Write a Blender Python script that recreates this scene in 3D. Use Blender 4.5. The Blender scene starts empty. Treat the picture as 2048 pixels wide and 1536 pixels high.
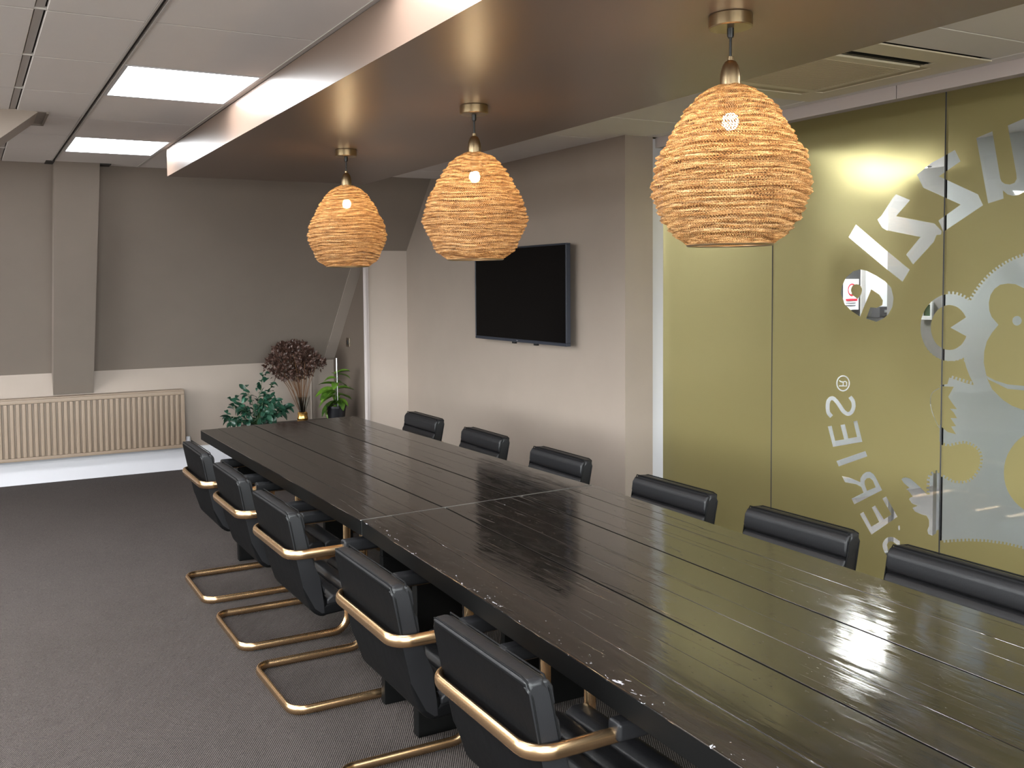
import bpy, bmesh, math, random
from mathutils import Vector, Matrix, geometry
random.seed(7)
PI = math.pi
C = bpy.context.scene
COL = C.collection
rad = math.radians

# ------------------------------------------------------------------ camera, world, exposure
cam_d = bpy.data.cameras.new('camera')
cam = bpy.data.objects.new('camera', cam_d)
COL.objects.link(cam)
RX = Vector((0.8896871117759008, -0.45644867856823645, -0.010556844849040771))
RD = Vector((-0.03230401700636632, -0.03986763621987355, -0.9986826433194342))
RF = Vector((0.4554264964021179, 0.8888561050111264, -0.05021484799679333))
m = Matrix.Identity(4)
for i in range(3):
    m[i][0], m[i][1], m[i][2] = RX[i], -RD[i], -RF[i]
m.translation = Vector((0, 0, 1.68))
cam.matrix_world = m
cam_d.sensor_width = 36.0
cam_d.lens = 1894.03 / 2048 * 36.0
cam_d.shift_x = 124 / 2048
cam_d.shift_y = (663.18 - 768) / 2048
cam_d.clip_start = 0.05
C.camera = cam

w = bpy.data.worlds.new('world')
w.use_nodes = True
wt = w.node_tree
bg = wt.nodes['Background']
bg.inputs[1].default_value = 6.0
tcw = wt.nodes.new('ShaderNodeTexCoord')
spw = wt.nodes.new('ShaderNodeSeparateXYZ')
rpw = wt.nodes.new('ShaderNodeValToRGB')
wt.links.new(tcw.outputs['Generated'], spw.inputs[0])
wt.links.new(spw.outputs['Z'], rpw.inputs['Fac'])
rpw.color_ramp.elements[0].position = 0.0
rpw.color_ramp.elements[0].color = (0.30, 0.29, 0.28, 1)      # ground outside
rpw.color_ramp.elements[1].position = 0.02
rpw.color_ramp.elements[1].color = (0.97, 0.98, 1.0, 1)       # overcast sky
wt.links.new(rpw.outputs['Color'], bg.inputs[0])
C.world = w
C.view_settings.view_transform = 'Standard'
C.view_settings.look = 'None'
C.view_settings.gamma = 1.0
C.view_settings.use_curve_mapping = False
C.view_settings.exposure = 2.32
C.cycles.max_bounces = 10
C.cycles.diffuse_bounces = 5
C.cycles.transparent_max_bounces = 24
C.cycles.sample_clamp_indirect = 6.0
C.cycles.caustics_reflective = False
C.cycles.caustics_refractive = False
PANEL_E = 4.2        # ceiling light panels
PANEL_FILL_E = 10.0   # unseen panels added as fill light, left of the picture
BULB_W = 1.05          # pendant bulbs
NEXT_E = 10.0          # panel lamp in the room behind the glass
DOWN_W = 14.0         # downlight just behind the glass

# ------------------------------------------------------------------ materials
def lin(c):
    c = c / 255.0
    return c / 12.92 if c <= 0.04045 else ((c + 0.055) / 1.055) ** 2.4
def rgb(r, g, b):
    return (lin(r), lin(g), lin(b), 1.0)
class NT:
    def __init__(self, name):
        self.m = bpy.data.materials.new(name)
        self.m.use_nodes = True
        self.t = self.m.node_tree
        self.n = self.t.nodes
        self.p = self.n['Principled BSDF']
        self.out = self.n['Material Output']
    def node(self, typ, **kw):
        x = self.n.new(typ)
        for k, v in kw.items():
            if k in x.inputs:
                x.inputs[k].default_value = v
            else:
                setattr(x, k, v)
        return x
    def link(self, a, b):
        self.t.links.new(a, b)
    def set(self, **kw):
        for k, v in kw.items():
            self.p.inputs[k].default_value = v
        return self
    def coords(self, scale=(1, 1, 1), kind='Object', rot=(0, 0, 0)):
        tc = self.node('ShaderNodeTexCoord')
        mp = self.node('ShaderNodeMapping')
        mp.inputs['Scale'].default_value = scale
        mp.inputs['Rotation'].default_value = rot
        self.link(tc.outputs[kind], mp.inputs['Vector'])
        return mp.outputs['Vector']
    def noise(self, vec, scale, detail=3.0, rough=0.55, dist=0.0):
        x = self.node('ShaderNodeTexNoise')
        x.inputs['Scale'].default_value = scale
        x.inputs['Detail'].default_value = detail
        x.inputs['Roughness'].default_value = rough
        x.inputs['Distortion'].default_value = dist
        self.link(vec, x.inputs['Vector'])
        return x.outputs['Fac']
    def ramp(self, fac, stops):
        x = self.node('ShaderNodeValToRGB')
        e = x.color_ramp.elements
        while len(e) < len(stops):
            e.new(0.5)
        for k, (p, c) in enumerate(stops):
            e[k].position = p
            e[k].color = c if len(c) == 4 else (*c, 1)
        self.link(fac, x.inputs['Fac'])
        return x.outputs['Color']
    def bump(self, h, strength=0.2, dist=0.01, prev=None):
        x = self.node('ShaderNodeBump')
        x.inputs['Strength'].default_value = strength
        x.inputs['Distance'].default_value = dist
        self.link(h, x.inputs['Height'])
        if prev is not None:
            self.link(prev, x.inputs['Normal'])
        return x.outputs['Normal']
    def math(self, op, a, b=None, c=None):
        x = self.node('ShaderNodeMath')
        x.operation = op
        for k, v in enumerate((a, b, c)):
            if v is None:
                continue
            if isinstance(v, (int, float)):
                x.inputs[k].default_value = v
            else:
                self.link(v, x.inputs[k])
        return x.outputs[0]

def paint(name, col, rough=0.6, bump=0.05, var=0.03):
    t = NT(name)
    v = t.coords((1, 1, 1), 'Generated' if False else 'Object')
    n = t.noise(v, 3.0, 4)
    a = tuple(x * (1 - var) for x in col[:3])
    b = tuple(min(1, x * (1 + var)) for x in col[:3])
    t.link(t.ramp(n, [(0.3, a), (0.7, b)]), t.p.inputs['Base Color'])
    t.set(Roughness=rough)
    if bump:
        f = t.noise(v, 220.0, 2)
        t.link(t.bump(f, bump, 0.002), t.p.inputs['Normal'])
    return t.m
def metal(name, col, rough=0.3, brushed=0.0):
    t = NT(name)
    t.set(Metallic=1.0, Roughness=rough)
    t.p.inputs['Base Color'].default_value = col
    v = t.coords((1, 1, 1))
    n = t.noise(v, 25.0, 2)
    return t.m

M = {}
M['taupe'] = paint('taupe_wall_paint', rgb(150, 137, 127), 0.55)
M['taupe_lit_stub'] = paint('lit_taupe_wall_paint', rgb(178, 165, 154), 0.55)  # same wall paint, lightened for the light falling on the stub
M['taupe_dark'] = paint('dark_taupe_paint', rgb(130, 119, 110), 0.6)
M['taupe_mid'] = paint('mid_taupe_paint', rgb(148, 136, 127), 0.55)
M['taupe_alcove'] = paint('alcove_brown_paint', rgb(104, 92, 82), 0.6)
M['raft'] = None
t = NT('satin_brown_raft_paint')
t.set(Roughness=0.34)
t.p.inputs['Base Color'].default_value = rgb(118, 99, 87)
t.p.inputs['Specular IOR Level'].default_value = 0.5
v = t.coords()
t.link(t.bump(t.noise(v, 160.0, 2), 0.04, 0.002), t.p.inputs['Normal'])
M['raft'] = t.m
M['white'] = paint('white_gloss_paint', rgb(196, 195, 200), 0.35, 0.02, 0.01)
M['header'] = paint('pale_header_paint', rgb(196, 186, 184), 0.5, 0.02, 0.01)
M['tile'] = paint('ceiling_tile_board', rgb(226, 220, 217), 0.85, 0.12, 0.015)
M['grid'] = paint('ceiling_grid_metal', rgb(190, 184, 180), 0.5, 0.0, 0.01)
M['gap'] = paint('shadow_gap_dark', rgb(52, 46, 43), 0.8, 0.0, 0.01)
M['slab'] = paint('void_above_ceiling', rgb(60, 56, 54), 0.9, 0.0, 0.01)
M['radiator'] = paint('brown_radiator_enamel', rgb(132, 114, 97), 0.42, 0.02, 0.02)
M['nextwall'] = paint('next_room_white_wall', rgb(214, 217, 220), 0.7, 0.02, 0.01)
M['nextfloor'] = paint('next_room_grey_floor', rgb(112, 108, 107), 0.6, 0.02, 0.03)
M['nextgrey'] = paint('next_room_grey_column', rgb(150, 147, 146), 0.7, 0.02, 0.01)
M['brass'] = metal('brushed_brass_tube', (0.62, 0.41, 0.23, 1), 0.27)
M['antique'] = metal('antique_brass', (0.40, 0.30, 0.18, 1), 0.32)
M['chrome'] = metal('chrome', (0.75, 0.75, 0.76, 1), 0.15)
M['gold_glass'] = metal('gilded_vase_base', (0.95, 0.55, 0.16, 1), 0.22)

def leather(name, col, rough, spec=0.3):
    t = NT(name)
    t.set(Roughness=rough)
    t.p.inputs['Base Color'].default_value = col
    t.p.inputs['Specular IOR Level'].default_value = spec
    v = t.coords()
    vo = t.node('ShaderNodeTexVoronoi')
    vo.inputs['Scale'].default_value = 260.0
    t.link(v, vo.inputs['Vector'])
    n1 = t.bump(vo.outputs['Distance'], 0.08, 0.002)
    n2 = t.bump(t.noise(v, 14.0, 3), 0.10, 0.012, n1)
    t.link(n2, t.p.inputs['Normal'])
    return t.m
M['leather'] = leather('black_leather', rgb(25, 25, 27), 0.42)
M['leather_back'] = leather('black_leather_shell', rgb(9, 9, 10), 0.6, 0.07)
M['piping'] = leather('black_piping', rgb(14, 14, 15), 0.6, 0.1)
M['rubber'] = paint('black_rubber', rgb(18, 18, 18), 0.7, 0.0, 0.0)
M['black_plastic'] = paint('black_plastic', rgb(16, 16, 18), 0.4, 0.0, 0.0)
M['bezel'] = paint('tv_bezel_plastic', rgb(40, 44, 54), 0.35, 0.0, 0.0)
t = NT('tv_screen_glass')
t.set(Roughness=0.12)
t.p.inputs['Base Color'].default_value = (0.0012, 0.0012, 0.0016, 1)
t.p.inputs['Specular IOR Level'].default_value = 0.18
M['screen'] = t.m

# carpet: short ribbed loop pile
t = NT('ribbed_grey_brown_carpet')
v = t.coords((1, 1, 1), 'Object', (0, 0, rad(32)))
wv = t.node('ShaderNodeTexWave')
wv.inputs['Scale'].default_value = 42.0
wv.inputs['Distortion'].default_value = 2.2
wv.inputs['Detail'].default_value = 2.0
wv.inputs['Detail Scale'].default_value = 6.0
t.link(v, wv.inputs['Vector'])
n1 = t.noise(v, 190.0, 3, 0.7)
n2 = t.noise(v, 1.4, 3)
h = t.math('MULTIPLY', wv.outputs['Fac'], t.math('ADD', n1, 0.3))
c1 = t.ramp(t.math('ADD', t.math('MULTIPLY', h, 0.75), t.math('MULTIPLY', n1, 0.35)),
            [(0.18, rgb(34, 31, 30)), (0.75, rgb(90, 83, 80))])
mx = t.node('ShaderNodeMixRGB', blend_type='MULTIPLY')
mx.inputs['Fac'].default_value = 0.25
t.link(c1, mx.inputs['Color1'])
t.link(t.ramp(n2, [(0.35, (0.75, 0.75, 0.75)), (0.65, (1, 1, 1))]), mx.inputs['Color2'])
t.link(mx.outputs['Color'], t.p.inputs['Base Color'])
t.set(Roughness=0.95)
t.p.inputs['Specular IOR Level'].default_value = 0.1
t.link(t.bump(h, 0.55, 0.006), t.p.inputs['Normal'])
M['carpet'] = t.m

# table: black-brown stained reclaimed boards under gloss varnish
t = NT('stained_varnished_board')
tc = t.node('ShaderNodeTexCoord')
oi = t.node('ShaderNodeObjectInfo')
sh = t.node('ShaderNodeVectorMath', operation='ADD')
cx = t.node('ShaderNodeCombineXYZ')
t.link(t.math('MULTIPLY', oi.outputs['Random'], 7.0), cx.inputs['X'])
t.link(t.math('MULTIPLY', oi.outputs['Random'], 31.0), cx.inputs['Y'])
t.link(tc.outputs['Object'], sh.inputs[0])
t.link(cx.outputs[0], sh.inputs[1])
def stretched(sy):
    mp = t.node('ShaderNodeMapping')
    mp.inputs['Scale'].default_value = (1.0, sy, 1.0)
    t.link(sh.outputs[0], mp.inputs['Vector'])
    return mp.outputs[0]
g1 = t.noise(stretched(0.06), 60.0, 5, 0.6, 1.0)      # fine grain
g2 = t.noise(stretched(0.12), 13.0, 3, 0.5, 1.5)      # broad undulation of old boards
g3 = t.noise(stretched(0.35), 26.0, 3, 0.6, 0.5)      # brush marks in the varnish
col = t.ramp(t.math('ADD', t.math('MULTIPLY', g1, 0.6), t.math('MULTIPLY', g2, 0.4)),
             [(0.34, rgb(10, 9, 8)), (0.5, rgb(20, 17, 15)), (0.70, rgb(38, 29, 24))])
crack = t.ramp(t.noise(stretched(0.035), 44.0, 2, 0.5, 0.8), [(0.665, (1, 1, 1)), (0.70, (0, 0, 0))])
pits = t.ramp(t.noise(stretched(0.4), 120.0, 2, 0.5), [(0.70, (1, 1, 1)), (0.76, (0, 0, 0))])
dark = t.math('MULTIPLY', crack, pits)
mx = t.node('ShaderNodeMixRGB', blend_type='MULTIPLY')
mx.inputs['Fac'].default_value = 0.8
t.link(col, mx.inputs['Color1'])
t.link(dark, mx.inputs['Color2'])
t.link(mx.outputs['Color'], t.p.inputs['Base Color'])
t.set(Roughness=0.45)
t.p.inputs['Specular IOR Level'].default_value = 0.12
t.p.inputs['Coat Weight'].default_value = 1.0
t.p.inputs['Coat IOR'].default_value = 3.0
t.link(t.ramp(g3, [(0.35, (0.05, 0.05, 0.05)), (0.68, (0.16, 0.16, 0.16))]), t.p.inputs['Coat Roughness'])
b1 = t.bump(g1, 0.05, 0.002)
b2 = t.bump(g2, 0.10, 0.006, b1)
b3 = t.bump(g3, 0.05, 0.004, b2)
b4 = t.bump(dark, 0.5, 0.0015, b3)
t.link(b4, t.p.inputs['Normal'])
t.link(b4, t.p.inputs['Coat Normal'])
M['board'] = t.m
# the same board with highlights of its worn outer edge painted as pale flecks
M['board_worn_glints'] = t.m.copy()
t = NT('scratch'); bpy.data.materials.remove(t.m)
t.m = M['board_worn_glints']; t.t = t.m.node_tree; t.n = t.t.nodes; t.p = t.n['Principled BSDF']
tc = t.node('ShaderNodeTexCoord')
sx = t.node('ShaderNodeSeparateXYZ')
t.link(tc.outputs['Object'], sx.inputs[0])
dist = t.math('SUBTRACT', sx.outputs['X'], t.math('MULTIPLY_ADD', sx.outputs['Y'], 0.03502, 1.2361))
mp = t.node('ShaderNodeMapping'); mp.inputs['Scale'].default_value = (1.0, 0.45, 1.0)
t.link(tc.outputs['Object'], mp.inputs['Vector'])
fl = t.noise(mp.outputs[0], 70.0, 4, 0.65, 0.6)
clus = t.noise(tc.outputs['Object'], 6.0, 2)
thr = t.math('ADD', t.math('MULTIPLY_ADD', dist, 1.5, 0.70), t.math('MULTIPLY', clus, -0.16))
glint = t.math('GREATER_THAN', fl, thr)
mx2 = t.node('ShaderNodeMixRGB')
t.link(glint, mx2.inputs['Fac'])
old = t.p.inputs['Base Color'].links[0].from_socket
t.link(old, mx2.inputs['Color1'])
mx2.inputs['Color2'].default_value = rgb(172, 172, 178)
t.link(mx2.outputs['Color'], t.p.inputs['Base Color'])
M['board_edge'] = paint('black_board_edge', rgb(9, 9, 9), 0.55, 0.05, 0.1)
M['board_edge'].node_tree.nodes['Principled BSDF'].inputs['Specular IOR Level'].default_value = 0.08
M['table_leg'] = paint('black_table_leg', rgb(9, 9, 9), 0.5, 0.03, 0.05)

M['table_leg'].node_tree.nodes['Principled BSDF'].inputs['Specular IOR Level'].default_value = 0.12

# lamps
def emit(name, col, s):
    t = NT(name)
    e = t.node('ShaderNodeEmission')
    e.inputs[0].default_value = col
    e.inputs[1].default_value = s
    t.link(e.outputs[0], t.out.inputs['Surface'])
    return t.m
M['diffuser'] = emit('lit_panel_diffuser', (0.96, 0.98, 1.0, 1), PANEL_E)
M['fill_diffuser'] = emit('lit_fill_panel_diffuser', (0.96, 0.98, 1.0, 1), PANEL_FILL_E)
M['next_diffuser'] = emit('lit_next_room_panel', (1.0, 0.98, 0.96, 1), NEXT_E)
M['next_fill_diffuser'] = emit('lit_next_fill_panel', (1.0, 0.98, 0.96, 1), NEXT_E * 1.6)
M['gap_fill_diffuser'] = emit('lit_gap_fill_panel', (1.0, 0.98, 0.96, 1), NEXT_E * 0.26)
M['bulb'] = emit('lit_bulb', (1.0, 0.76, 0.46, 1), 11.0)

# woven wire shade: knitted strands with small holes
t = NT('woven_gold_wire')
uv = t.node('ShaderNodeUVMap')
sx = t.node('ShaderNodeSeparateXYZ')
t.link(uv.outputs[0], sx.inputs[0])
n = t.noise(uv.outputs[0], 46.0, 4)
a = t.math('SINE', t.math('ADD', t.math('MULTIPLY', sx.outputs['X'], 900.0), t.math('MULTIPLY', n, 9.0)))
b = t.math('SINE', t.math('ADD', t.math('MULTIPLY', sx.outputs['Y'], 330.0), t.math('MULTIPLY', n, 12.0)))
pat = t.math('MULTIPLY', a, b)
cb = t.node('ShaderNodeMapping')
cb.inputs['Scale'].default_value = (5.0, 30.0, 1)
t.link(uv.outputs[0], cb.inputs['Vector'])
band = t.noise(cb.outputs[0], 3.0, 6, 0.7, 0.6)
hole = t.math('GREATER_THAN', pat, t.math('ADD', -0.02, t.math('MULTIPLY', band, 0.62)))
tr = t.node('ShaderNodeBsdfTransparent')
tl = t.node('ShaderNodeBsdfTranslucent')
df = t.node('ShaderNodeBsdfDiffuse')
gl = t.node('ShaderNodeBsdfGlossy')
gl.inputs['Roughness'].default_value = 0.35
gcol = t.ramp(band, [(0.36, rgb(98, 74, 58)), (0.47, rgb(178, 138, 96)), (0.62, rgb(242, 212, 166))])
mk = t.node('ShaderNodeMixRGB', blend_type='MULTIPLY')
mk.inputs['Fac'].default_value = 1.0
t.link(gcol, mk.inputs['Color1'])
t.link(t.ramp(t.math('MULTIPLY_ADD', pat, 0.5, 0.5), [(0.15, (0.34, 0.30, 0.28)), (0.5, (1, 1, 1))]), mk.inputs['Color2'])
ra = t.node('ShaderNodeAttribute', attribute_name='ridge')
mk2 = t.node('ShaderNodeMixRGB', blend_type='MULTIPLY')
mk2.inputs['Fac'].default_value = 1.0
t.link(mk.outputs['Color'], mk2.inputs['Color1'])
t.link(t.ramp(ra.outputs['Fac'], [(0.05, (0.36, 0.31, 0.29)), (0.5, (1, 1, 1))]), mk2.inputs['Color2'])  # shadow in the valleys between coils, multiplied into the wire colour
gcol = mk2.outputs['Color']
for s_ in (tl, df, gl):
    t.link(gcol, s_.inputs['Color'])
m1 = t.node('ShaderNodeMixShader'); m1.inputs[0].default_value = 0.42
t.link(df.outputs[0], m1.inputs[1]); t.link(tl.outputs[0], m1.inputs[2])
m2 = t.node('ShaderNodeMixShader'); m2.inputs[0].default_value = 0.12
t.link(m1.outputs[0], m2.inputs[1]); t.link(gl.outputs[0], m2.inputs[2])
m3 = t.node('ShaderNodeMixShader')
t.link(hole, m3.inputs[0]); t.link(m2.outputs[0], m3.inputs[1]); t.link(tr.outputs[0], m3.inputs[2])
t.link(m3.outputs[0], t.out.inputs['Surface'])
M['shade'] = t.m

# glass partition
t = NT('clear_partition_glass')
fr = t.node('ShaderNodeFresnel'); fr.inputs['IOR'].default_value = 1.45
tr = t.node('ShaderNodeBsdfTransparent'); tr.inputs[0].default_value = (0.93, 0.96, 0.95, 1)
gl = t.node('ShaderNodeBsdfGlossy'); gl.inputs['Roughness'].default_value = 0.02
mm = t.node('ShaderNodeMixShader')
t.link(fr.outputs[0], mm.inputs[0]); t.link(tr.outputs[0], mm.inputs[1]); t.link(gl.outputs[0], mm.inputs[2])
t.link(mm.outputs[0], t.out.inputs['Surface'])
M['glass'] = t.m
t = NT('gold_frosted_film')
t.p.inputs['Base Color'].default_value = rgb(150, 138, 92)
t.set(Roughness=0.32)
t.p.inputs['Specular IOR Level'].default_value = 0.35
tl = t.node('ShaderNodeBsdfTranslucent'); tl.inputs['Color'].default_value = rgb(205, 193, 146)
rf = t.node('ShaderNodeBsdfRefraction'); rf.inputs['Color'].default_value = rgb(214, 202, 150)
rf.inputs['Roughness'].default_value = 0.72; rf.inputs['IOR'].default_value = 1.12
mr = t.node('ShaderNodeMixShader'); mr.inputs[0].default_value = 0.6
t.link(tl.outputs[0], mr.inputs[1]); t.link(rf.outputs[0], mr.inputs[2])
mm = t.node('ShaderNodeMixShader'); mm.inputs[0].default_value = 0.52
t.link(t.p.outputs[0], mm.inputs[1]); t.link(mr.outputs[0], mm.inputs[2])
t.link(mm.outputs[0], t.out.inputs['Surface'])
M['film'] = t.m
t = NT('clear_vase_glass')
t.set(Roughness=0.03)
t.p.inputs['Transmission Weight'].default_value = 1.0
t.p.inputs['Base Color'].default_value = (0.9, 0.92, 0.9, 1)
M['vase_glass'] = t.m

def leafmat(name, c1, c2, rough=0.35):
    t = NT(name)
    oi = t.node('ShaderNodeObjectInfo')
    v = t.coords()
    n = t.noise(v, 30.0, 2)
    c3 = tuple(min(1, x * 1.9 + 0.02) for x in c2[:3])
    t.link(t.ramp(t.math('ADD', t.math('MULTIPLY', n, 0.6), t.math('MULTIPLY', oi.outputs['Random'], 0.5)), [(0.2, c1), (0.72, c2), (0.92, c3)]), t.p.inputs['Base Color'])
    t.set(Roughness=rough)
    return t.m
M['leaf_dark'] = leafmat('glossy_dark_green_leaf', rgb(12, 38, 28), rgb(44, 84, 66), 0.3)
M['leaf_bright'] = leafmat('fresh_green_leaf', rgb(18, 46, 16), rgb(92, 128, 40), 0.35)
M['petal'] = leafmat('dried_brown_petal', rgb(22, 13, 11), rgb(66, 45, 37), 0.4)
M['stem'] = paint('brown_stem', rgb(110, 78, 52), 0.6, 0.0, 0.05)
M['stem_green'] = paint('green_stem', rgb(60, 88, 50), 0.6, 0.0, 0.05)
M['pot'] = paint('black_glazed_pot', rgb(20, 20, 24), 0.3, 0.0, 0.02)
M['soil'] = paint('potting_soil', rgb(60, 44, 34), 0.95, 0.4, 0.2)
M['cabinet'] = paint('dark_cabinet_board', rgb(58, 50, 45), 0.5, 0.02, 0.03)
M['ac'] = paint('cream_air_conditioner_plastic', rgb(226, 214, 190), 0.45, 0.0, 0.01)
M['ac_grille'] = paint('cream_grille_plastic', rgb(190, 174, 146), 0.55, 0.0, 0.01)
M['dark_slot'] = paint('black_air_slot', rgb(12, 12, 12), 0.6, 0.0, 0.0)
M['switch'] = metal('bronze_switch_plate', (0.33, 0.27, 0.21, 1), 0.35)
M['red'] = paint('red_print', rgb(205, 40, 60), 0.6, 0.0, 0.0)
M['print_grey'] = paint('grey_print', rgb(110, 112, 120), 0.6, 0.0, 0.0)
M['paper'] = paint('white_paper', rgb(238, 238, 240), 0.6, 0.0, 0.0)
M['door_dark'] = paint('dark_grey_door', rgb(52, 52, 54), 0.4, 0.0, 0.02)
M['foliage_print'] = paint('green_printed_picture', rgb(62, 88, 58), 0.6, 0.0, 0.4)
M['steel'] = metal('brushed_steel', (0.55, 0.55, 0.56, 1), 0.3)

# ------------------------------------------------------------------ helpers
def mesh_from_bm(name, bm, mat, smooth=True, angle=38):
    me = bpy.data.meshes.new(name)
    bmesh.ops.recalc_face_normals(bm, faces=bm.faces[:])
    bm.to_mesh(me)
    bm.free()
    if mat is not None:
        me.materials.append(mat)
    if smooth:
        me.polygons.foreach_set('use_smooth', [True] * len(me.polygons))
        me.set_sharp_from_angle(angle=rad(angle))
        if len(me.polygons) < 1500:
            weight_normals(me, math.cos(rad(min(angle, 89))))
    return me
def weight_normals(me, ca):
    """area-weighted corner normals, so that flat faces beside a bevel stay flat"""
    fn = [p.normal.copy() for p in me.polygons]
    ar = [p.area for p in me.polygons]
    vf = [[] for _ in me.vertices]
    for p in me.polygons:
        for v in p.vertices:
            vf[v].append(p.index)
    out = []
    for p in me.polygons:
        n0 = fn[p.index]
        for v in p.vertices:
            s = Vector((0, 0, 0))
            for f in vf[v]:
                if fn[f].dot(n0) > ca:
                    s += fn[f] * ar[f]
            out.append(s.normalized() if s.length > 1e-12 else n0)
    me.normals_split_custom_set(out)
def link(name, me, parent=None, loc=None, rotz=None):
    o = bpy.data.objects.new(name, me)
    COL.objects.link(o)
    if parent is not None:
        o.parent = parent
    if loc is not None:
        o.location = loc
    if rotz is not None:
        o.rotation_euler = (0, 0, rotz)
    return o
def obj(name, bm, mat, parent=None, loc=None, smooth=True, angle=38):
    return link(name, mesh_from_bm(name, bm, mat, smooth, angle), parent, loc)
def thing(name, label, cat, loc=(0, 0, 0), rotz=0, group=None):
    o = bpy.data.objects.new(name, None)
    COL.objects.link(o)
    o.empty_display_size = 0.1
    o.location = loc
    o.rotation_euler = (0, 0, rotz)
    o['label'] = label
    o['category'] = cat
    if group:
        o['group'] = group
    return o
def tag(o, label, cat, group=None, kind=None):
    o['label'] = label
    o['category'] = cat
    if group:
        o['group'] = group
    if kind:
        o['kind'] = kind
    return o
def struct(o, label=None):
    o['kind'] = 'structure'
    if label:
        o['label'] = label
    return o
def hexa(bm, c8, bevel=0.0, seg=2):
    vs = [bm.verts.new(c) for c in c8]
    q = [(0, 1, 2, 3), (7, 6, 5, 4), (0, 4, 5, 1), (1, 5, 6, 2), (2, 6, 7, 3), (3, 7, 4, 0)]
    fs = [bm.faces.new([vs[i] for i in f]) for f in q]
    if bevel:
        es = list({e for f in fs for e in f.edges})
        bmesh.ops.bevel(bm, geom=es, offset=bevel, segments=seg, affect='EDGES', profile=0.5)
def box(bm, x0, x1, y0, y1, z0, z1, bevel=0.0, seg=2):
    hexa(bm, [(x0, y0, z0), (x1, y0, z0), (x1, y1, z0), (x0, y1, z0), (x0, y0, z1), (x1, y0, z1), (x1, y1, z1), (x0, y1, z1)], bevel, seg)
    return bm
def bx(*a, **k):
    return box(bmesh.new(), *a, **k)
def prism(bm, pts, axis, a0, a1, bevel=0.0, seg=2):
    """polygon pts in the plane across axis, extruded from a0 to a1"""
    def P(p, a):
        return (a, p[0], p[1]) if axis == 'x' else ((p[0], a, p[1]) if axis == 'y' else (p[0], p[1], a))
    lo = [bm.verts.new(P(p, a0)) for p in pts]
    hi = [bm.verts.new(P(p, a1)) for p in pts]
    fs = [bm.faces.new(lo), bm.faces.new(hi)]
    n = len(pts)
    for i in range(n):
        fs.append(bm.faces.new((lo[i], lo[(i + 1) % n], hi[(i + 1) % n], hi[i])))
    if bevel:
        es = list({e for f in fs for e in f.edges})
        bmesh.ops.bevel(bm, geom=es, offset=bevel, segments=seg, affect='EDGES', profile=0.5)
    return bm
def lathe(bm, prof, n=32, cx=0, cy=0):
    rings = []
    for r, z in prof:
        if r < 1e-6:
            rings.append([bm.verts.new((cx, cy, z))])
        else:
            rings.append([bm.verts.new((cx + r * math.cos(2 * PI * k / n), cy + r * math.sin(2 * PI * k / n), z)) for k in range(n)])
    for a, b in zip(rings, rings[1:]):
        for k in range(n):
            k2 = (k + 1) % n
            if len(a) == 1 and len(b) == 1:
                continue
            if len(a) == 1:
                bm.faces.new((a[0], b[k2], b[k]))
            elif len(b) == 1:
                bm.faces.new((a[k], a[k2], b[0]))
            else:
                bm.faces.new((a[k], a[k2], b[k2], b[k]))
    return bm
def tube(bm, pts, r, n=8, closed=False, cap=True, rb=None, side=None):
    """sweep a circle (or, with rb and per-point horizontal side vectors, an ellipse) along pts"""
    pts = [Vector(p) for p in pts]
    N = len(pts)
    rings = []
    prev = None
    for i, p in enumerate(pts):
        a = pts[(i - 1) % N] if (closed or i > 0) else p
        b = pts[(i + 1) % N] if (closed or i < N - 1) else p
        tdir = (b - a).normalized()
        if side is not None:
            s = Vector(side[i])
            s = (s - tdir * s.dot(tdir)).normalized()
        else:
            s = prev - tdir * prev.dot(tdir) if prev is not None else tdir.orthogonal()
            s.normalize()
            prev = s
        u = tdir.cross(s)
        rr = r[i] if isinstance(r, (list, tuple)) else r
        r2 = rb if rb else rr
        rings.append([bm.verts.new(p + s * (rr * math.cos(2 * PI * k / n)) + u * (r2 * math.sin(2 * PI * k / n))) for k in range(n)])
    rng = range(N) if closed else range(N - 1)
    for i in rng:
        A, B = rings[i], rings[(i + 1) % N]
        for k in range(n):
            k2 = (k + 1) % n
            bm.faces.new((A[k], A[k2], B[k2], B[k]))
    if cap and not closed:
        bm.faces.new(rings[0][::-1])
        bm.faces.new(rings[-1])
    return bm
def children(o):
    return [c for c in bpy.data.objects if c.parent == o]
def copy_tree(o, kids, parent=None):
    c = o.copy()
    COL.objects.link(c)
    if parent is not None:
        c.parent = parent
        c.matrix_parent_inverse = o.matrix_parent_inverse.copy()
    for k in kids.get(o.name, []):
        copy_tree(k, kids, c)
    return c
def kidmap():
    d = {}
    for c in bpy.data.objects:
        if c.parent:
            d.setdefault(c.parent.name, []).append(c)
    return d

# ------------------------------------------------------------------ large structure
CZ = 2.58
o = struct(obj('floor', bx(-6.4, 3.97, -2.4, 8.95, -0.08, 0.0), M['carpet'], smooth=False))
YJ = [7.43 - 0.677 * k for k in range(15)]          # joints of the tile rows
XL = [-6.115 + 0.635 * k for k in range(11)] + [0.595, 1.185]     # the last four columns are those in view
XR = [2.5, 3.16, 3.78]
ceil = struct(obj('ceiling', bx(-6.4, 3.97, -2.4, 7.6, CZ + 0.045, CZ + 0.1), M['slab'], smooth=False))
PANELS_L = {3: (0.595, 1.185), 0: 0}
panel_rows = [1, 4, 7, 10, 13]                        # a lit panel every third tile row
def tile(x0, x1, y0, y1):
    g = 0.004
    obj('ceiling_tile', bx(x0 + g, x1 - g, y0 + g, y1 - g, CZ, CZ + 0.018, 0.002, 1), M['tile'], ceil, smooth=False)
light_spots = []
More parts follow.
